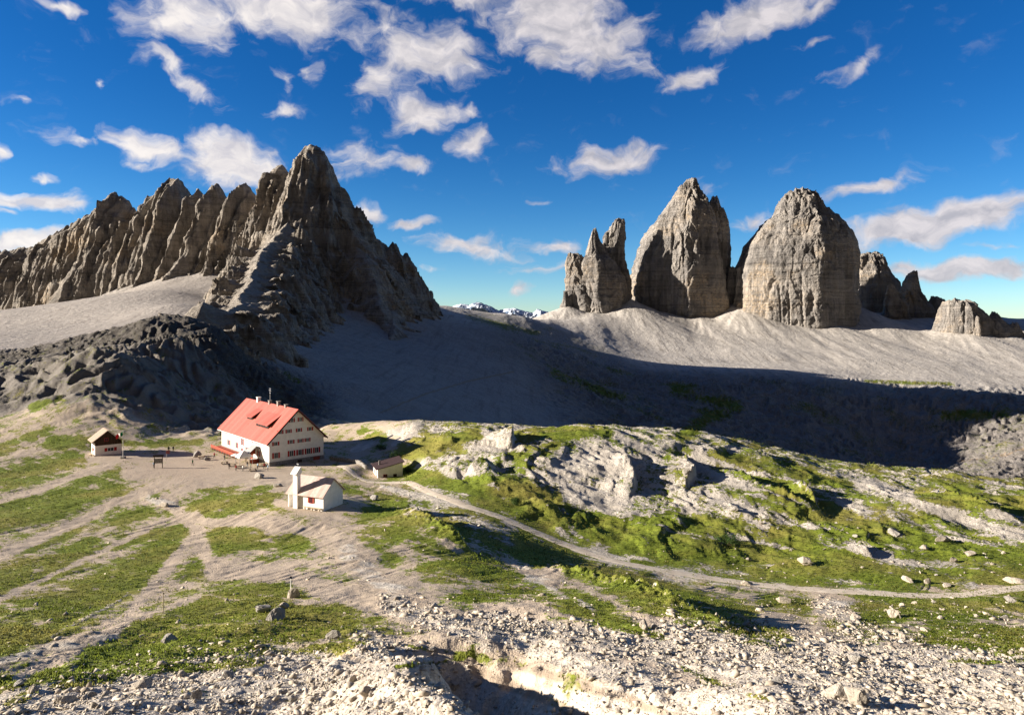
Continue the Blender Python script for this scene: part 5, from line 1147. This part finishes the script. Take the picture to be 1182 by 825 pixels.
def build_yard():
    gp = 'terrace tables'
    def table(px, py, rz, lab):
        x, y = hit(px, py); t = thing('picnic_table', lab, 'picnic table', (x, y, gz(x, y)), rz)
        MB().box(-.9, .9, -.38, .38, .70, .76).build('table_top', MT['light'], t)
        for s in (-1, 1):
            MB().box(-.9, .9, s * .75 - .14, s * .75 + .14, .42, .47).build('seat', MT['light'], t); MB().box(s * .7 - .05, s * .7 + .05, -.8, .8, -.2, .41).box(s * .7 - .05, s * .7 + .05, -.3, .3, .411, .69).build('leg', MT['wood'], t)
        return t
    table(233, 529, .7, 'picnic table standing alone at the left end of the hut terrace'); table(268, 538, .6, 'picnic table furthest left of those before the white canopy'); table(276, 540, .8, 'picnic table in front of the white canopy'); table(301, 538, .5, 'picnic table right of the white canopy under the grey shelter')
    table(308, 537, .6, 'picnic table nearest the corner of the hut')
    table(259, 535, .7, 'picnic table close below the boarded terrace'); table(292, 543, .6, 'picnic table standing furthest out on the gravel before the shelter')
    # white pyramid canopy and grey gabled shelter
    x, y = hit(281, 535); c = thing('canopy', 'white pyramid canopy on posts in front of the hut', 'canopy', (x, y, gz(x, y)), .7)
    k = MB(); a = 1.9; k.v = [(-a, -a, 2.3), (a, -a, 2.3), (a, a, 2.3), (-a, a, 2.3), (0, 0, 3.9), (-a, -a, 1.95), (a, -a, 1.95), (a, a, 1.95), (-a, a, 1.95)]; k.f = [(0, 1, 4), (1, 2, 4), (2, 3, 4), (3, 0, 4), (5, 6, 1, 0), (6, 7, 2, 1), (7, 8, 3, 2), (8, 5, 0, 3)]; k.build('cover', MT['canvas'], c)
    for sx in (-1, 1):
        for sy in (-1, 1): MB().tube((sx * 1.8, sy * 1.8, -.4), (sx * 1.8, sy * 1.8, 2.28), .05).build('leg', MT['metal'], c)
    x, y = hit(294, 533); s = thing('shelter', 'small shelter with a grey pitched roof beside the white canopy', 'shelter', (x, y, gz(x, y)), .74)
    MB().prism([(-2.2, 2.9), (0, 4.7), (2.2, 2.9), (2.2, 3.05), (0, 4.88), (-2.2, 3.05)], 'y', -1.8, 1.8).build('roof', MT['grey'], s)
    MB().prism([(-1.9, 2.0), (1.9, 2.0), (1.9, 3.1), (0, 4.6), (-1.9, 3.1)], 'y', 1.3, 1.45).build('back_wall', MT['brown'], s)
    for sx in (-1.8, 1.8):
        for sy in (-1.5, 1.5): MB().box(sx - .09, sx + .09, sy - .09, sy + .09, -.4, 3.1).build('post', MT['wood'], s)
    MB().box(-1.7, 1.7, -1.5, -1.3, -.4, 1.1).build('counter', MT['brown'], s)
    x, y = hit(303, 534)
    p = thing('parasol', 'closed grey parasol between the shelter and the hut corner', 'parasol', (x, y, gz(x, y))); MB().tube((0, 0, 0), (0, 0, 3.1), .04).build('pole', MT['metal'], p); MB().tube((0, 0, 1.4), (0, 0, 3.0), .2, .05, 10).build('canopy', MT['grey'], p); MB().tube((0, 0, -.1), (0, 0, .12), .35, .3, 14).build('base', MT['stone'], p)
    x, y = hit(272, 534); p = thing('parasol', 'open white parasol left of the white canopy', 'parasol', (x, y, gz(x, y))); MB().tube((0, 0, 0), (0, 0, 2.7), .04).build('pole', MT['metal'], p)
    u = MB(); n = 8; u.v = [(1.5 * math.cos(i * math.pi / 4), 1.5 * math.sin(i * math.pi / 4), 2.15) for i in range(n)] + [(0, 0, 2.75), (0, 0, 2.70)]; u.f = [(i, (i + 1) % n, 8) for i in range(n)] + [((i + 1) % n, i, 9) for i in range(n)]; u.build('canopy', MT['canvas'], p); MB().tube((0, 0, -.1), (0, 0, .12), .35, .3, 14).build('base', MT['stone'], p)
    for px, py, rz, lab, j, t, po in [(264, 541, .4, 'person in dark clothes standing at the left edge of the terrace tables', 'dark', 'dark', 'stand'), (272, 543, 1.2, 'person in a red top standing before the white canopy', 'redc', 'dark', 'stand'), (289, 541, 2.0, 'person in green standing under the grey shelter eave', 'greenc', 'dark', 'stand'), (297, 541, -.6, 'person in pale blue standing in front of the grey shelter', 'blue', 'dark', 'stand'), (305, 541, .9, 'person in dark red top near the corner of the hut', 'redc', 'dark', 'walk'), (259, 531, 2.4, 'person in black walking below the boarded terrace', 'dark', 'dark', 'walk'),
                                      (280, 544, 2.6, 'person in white top walking away from the white canopy', 'canvas', 'dark', 'walk'), (285, 539, .2, 'person in dark top standing under the right side of the white canopy', 'dark', 'blue', 'stand'), (309, 543, -1.0, 'person in pale blue top furthest right in front of the hut corner', 'blue', 'dark', 'stand'), (247, 529, 1.0, 'person in red walking past the left end of the boarded terrace', 'redc', 'dark', 'walk'), (222, 537, -2.0, 'lone person in green crossing the gravel yard left of the picnic tables', 'greenc', 'dark', 'walk'), (340, 556, .8, 'person in dark clothes walking on the track between the hut and the chapel', 'dark', 'dark', 'walk'),
                                      (194.5, 521, .5, 'left hiker of a dark dressed pair at the cabin shadow', 'dark', 'dark', 'walk'), (200, 521, .7, 'right hiker of a dark dressed pair at the cabin shadow', 'dark', 'dark', 'walk'), (177, 540, .2, 'hiker in pale blue jacket standing at the information board', 'blue', 'dark', 'stand')]:
        person(px, py, rz, lab, j, t, 'hair', po, 'greenc' if 'hiker' in lab else None)
    x, y = hit(183, 540); b = thing('information_board', 'brown information board with a small roof on the gravel yard', 'information board', (x, y, gz(x, y)), .3)
    for sx in (-1.0, 1.0): MB().box(sx - .08, sx + .08, -.08, .08, -.5, 3.2).build('post', MT['wood'], b)
    MB().box(-.92, .92, -.04, .04, 1.3, 2.6).build('panel', MT['stone'], b)
    MB().prism([(-.45, 3.1), (0, 3.5), (.45, 3.1), (.45, 3.2), (0, 3.62), (-.45, 3.2)], 'x', -1.3, 1.3).build('roof', MT['wood'], b)
    x, y = hit(191.5, 531); q = thing('trail_sign', 'thin trail signpost with small arrow boards on the gravel yard', 'signpost', (x, y, gz(x, y)), .2)
    MB().tube((0, 0, -.4), (0, 0, 2.9), .06).build('post', MT['metal'], q)
    for zz, l in ((2.65, .9), (2.3, .8), (1.95, .85)): MB().prism([(-.1, zz), (l, zz), (l + .2, zz + .13), (l, zz + .26), (-.1, zz + .26)], 'y', -.1, -.065).build('arrow_board', MT['brown'], q)
    x, y = hit(187.5, 707); q = thing('marker_post', 'slim pale wooden post on the bare ground at lower left', 'post', (x, y, gz(x, y))); MB().tube((0, 0, -.5), (.05, 0, 1.75), .05, .04).build('pole', MT['light'], q); MB().tube((.05, 0, 1.751), (.05, 0, 1.85), .052, .05).build('cap', MT['wood'], q)
    x, y = hit(334.5, 690); y += .5; q = thing('marker_post', 'pale stake with a dark top beside the upright boulder', 'post', (x, y, gz(x, y))); MB().tube((0, 0, -.5), (-.05, 0, 2.0), .06, .05).build('pole', MT['frame'], q); MB().box(-.13, .07, -.08, .08, 2.001, 2.2).build('cap', MT['dark'], q)
    # dry stone wall running from the hut to the outbuilding
    rng = np.random.default_rng(3); P = np.array([hit(381, 530), hit(400, 533), hit(422, 541)]); m = MB()
    for a, bb in zip(P[:-1], P[1:]):
        n = int(np.hypot(*(bb - a)) / .5)
        for i in range(n):
            c = a + (bb - a) * (i + .5) / n; z = gz(*c); h = .9 + .25 * rng.random(); yaw = math.atan2(*(bb - a)[::-1]); k0 = len(m.v)
            m.box(-.3, .3, -.28, .28, -.4, h)
            for j in range(k0, len(m.v)):
                vx, vy, vz = m.v[j]; vx *= rng.uniform(.85, 1.0); vy *= rng.uniform(.8, 1.1); m.v[j] = (c[0] + vx * math.cos(yaw) - vy * math.sin(yaw), c[1] + vx * math.sin(yaw) + vy * math.cos(yaw), z + vz + rng.normal() * .04)
    tag(m.build('stone_wall', MT['stone'], None, .06), 'low dry stone wall from the hut corner to the outbuilding', 'stone wall')
PADS += [(-75.5, 209.0, 25.0, -.55), (-39.0, 139.5, 5.5, 2.3), (-119.5, 206.0, 7.0, -.1), (-33.5, 183.0, 4.5, -1.35)]
build_camera(); build_world(); make_materials()
M_rock = mat_cliff('ridge_rock', 1.0, (.22, .198, .175), (.36, .32, .278), (.50, .445, .38), (.52, .40, .27), (.40, .36, .31), .4)
M_tower = mat_cliff('tower_rock', .62, (.18, .168, .160), (.30, .280, .262), (.47, .428, .382), (.55, .43, .30), (.42, .38, .33), .38)
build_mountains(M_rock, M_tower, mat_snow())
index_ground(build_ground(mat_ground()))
build_path()
build_hut(); build_chapel(); build_cabin(); build_outbuilding(); build_yard()
build_boulders(); build_rubble(); build_grass(); build_shrubs()
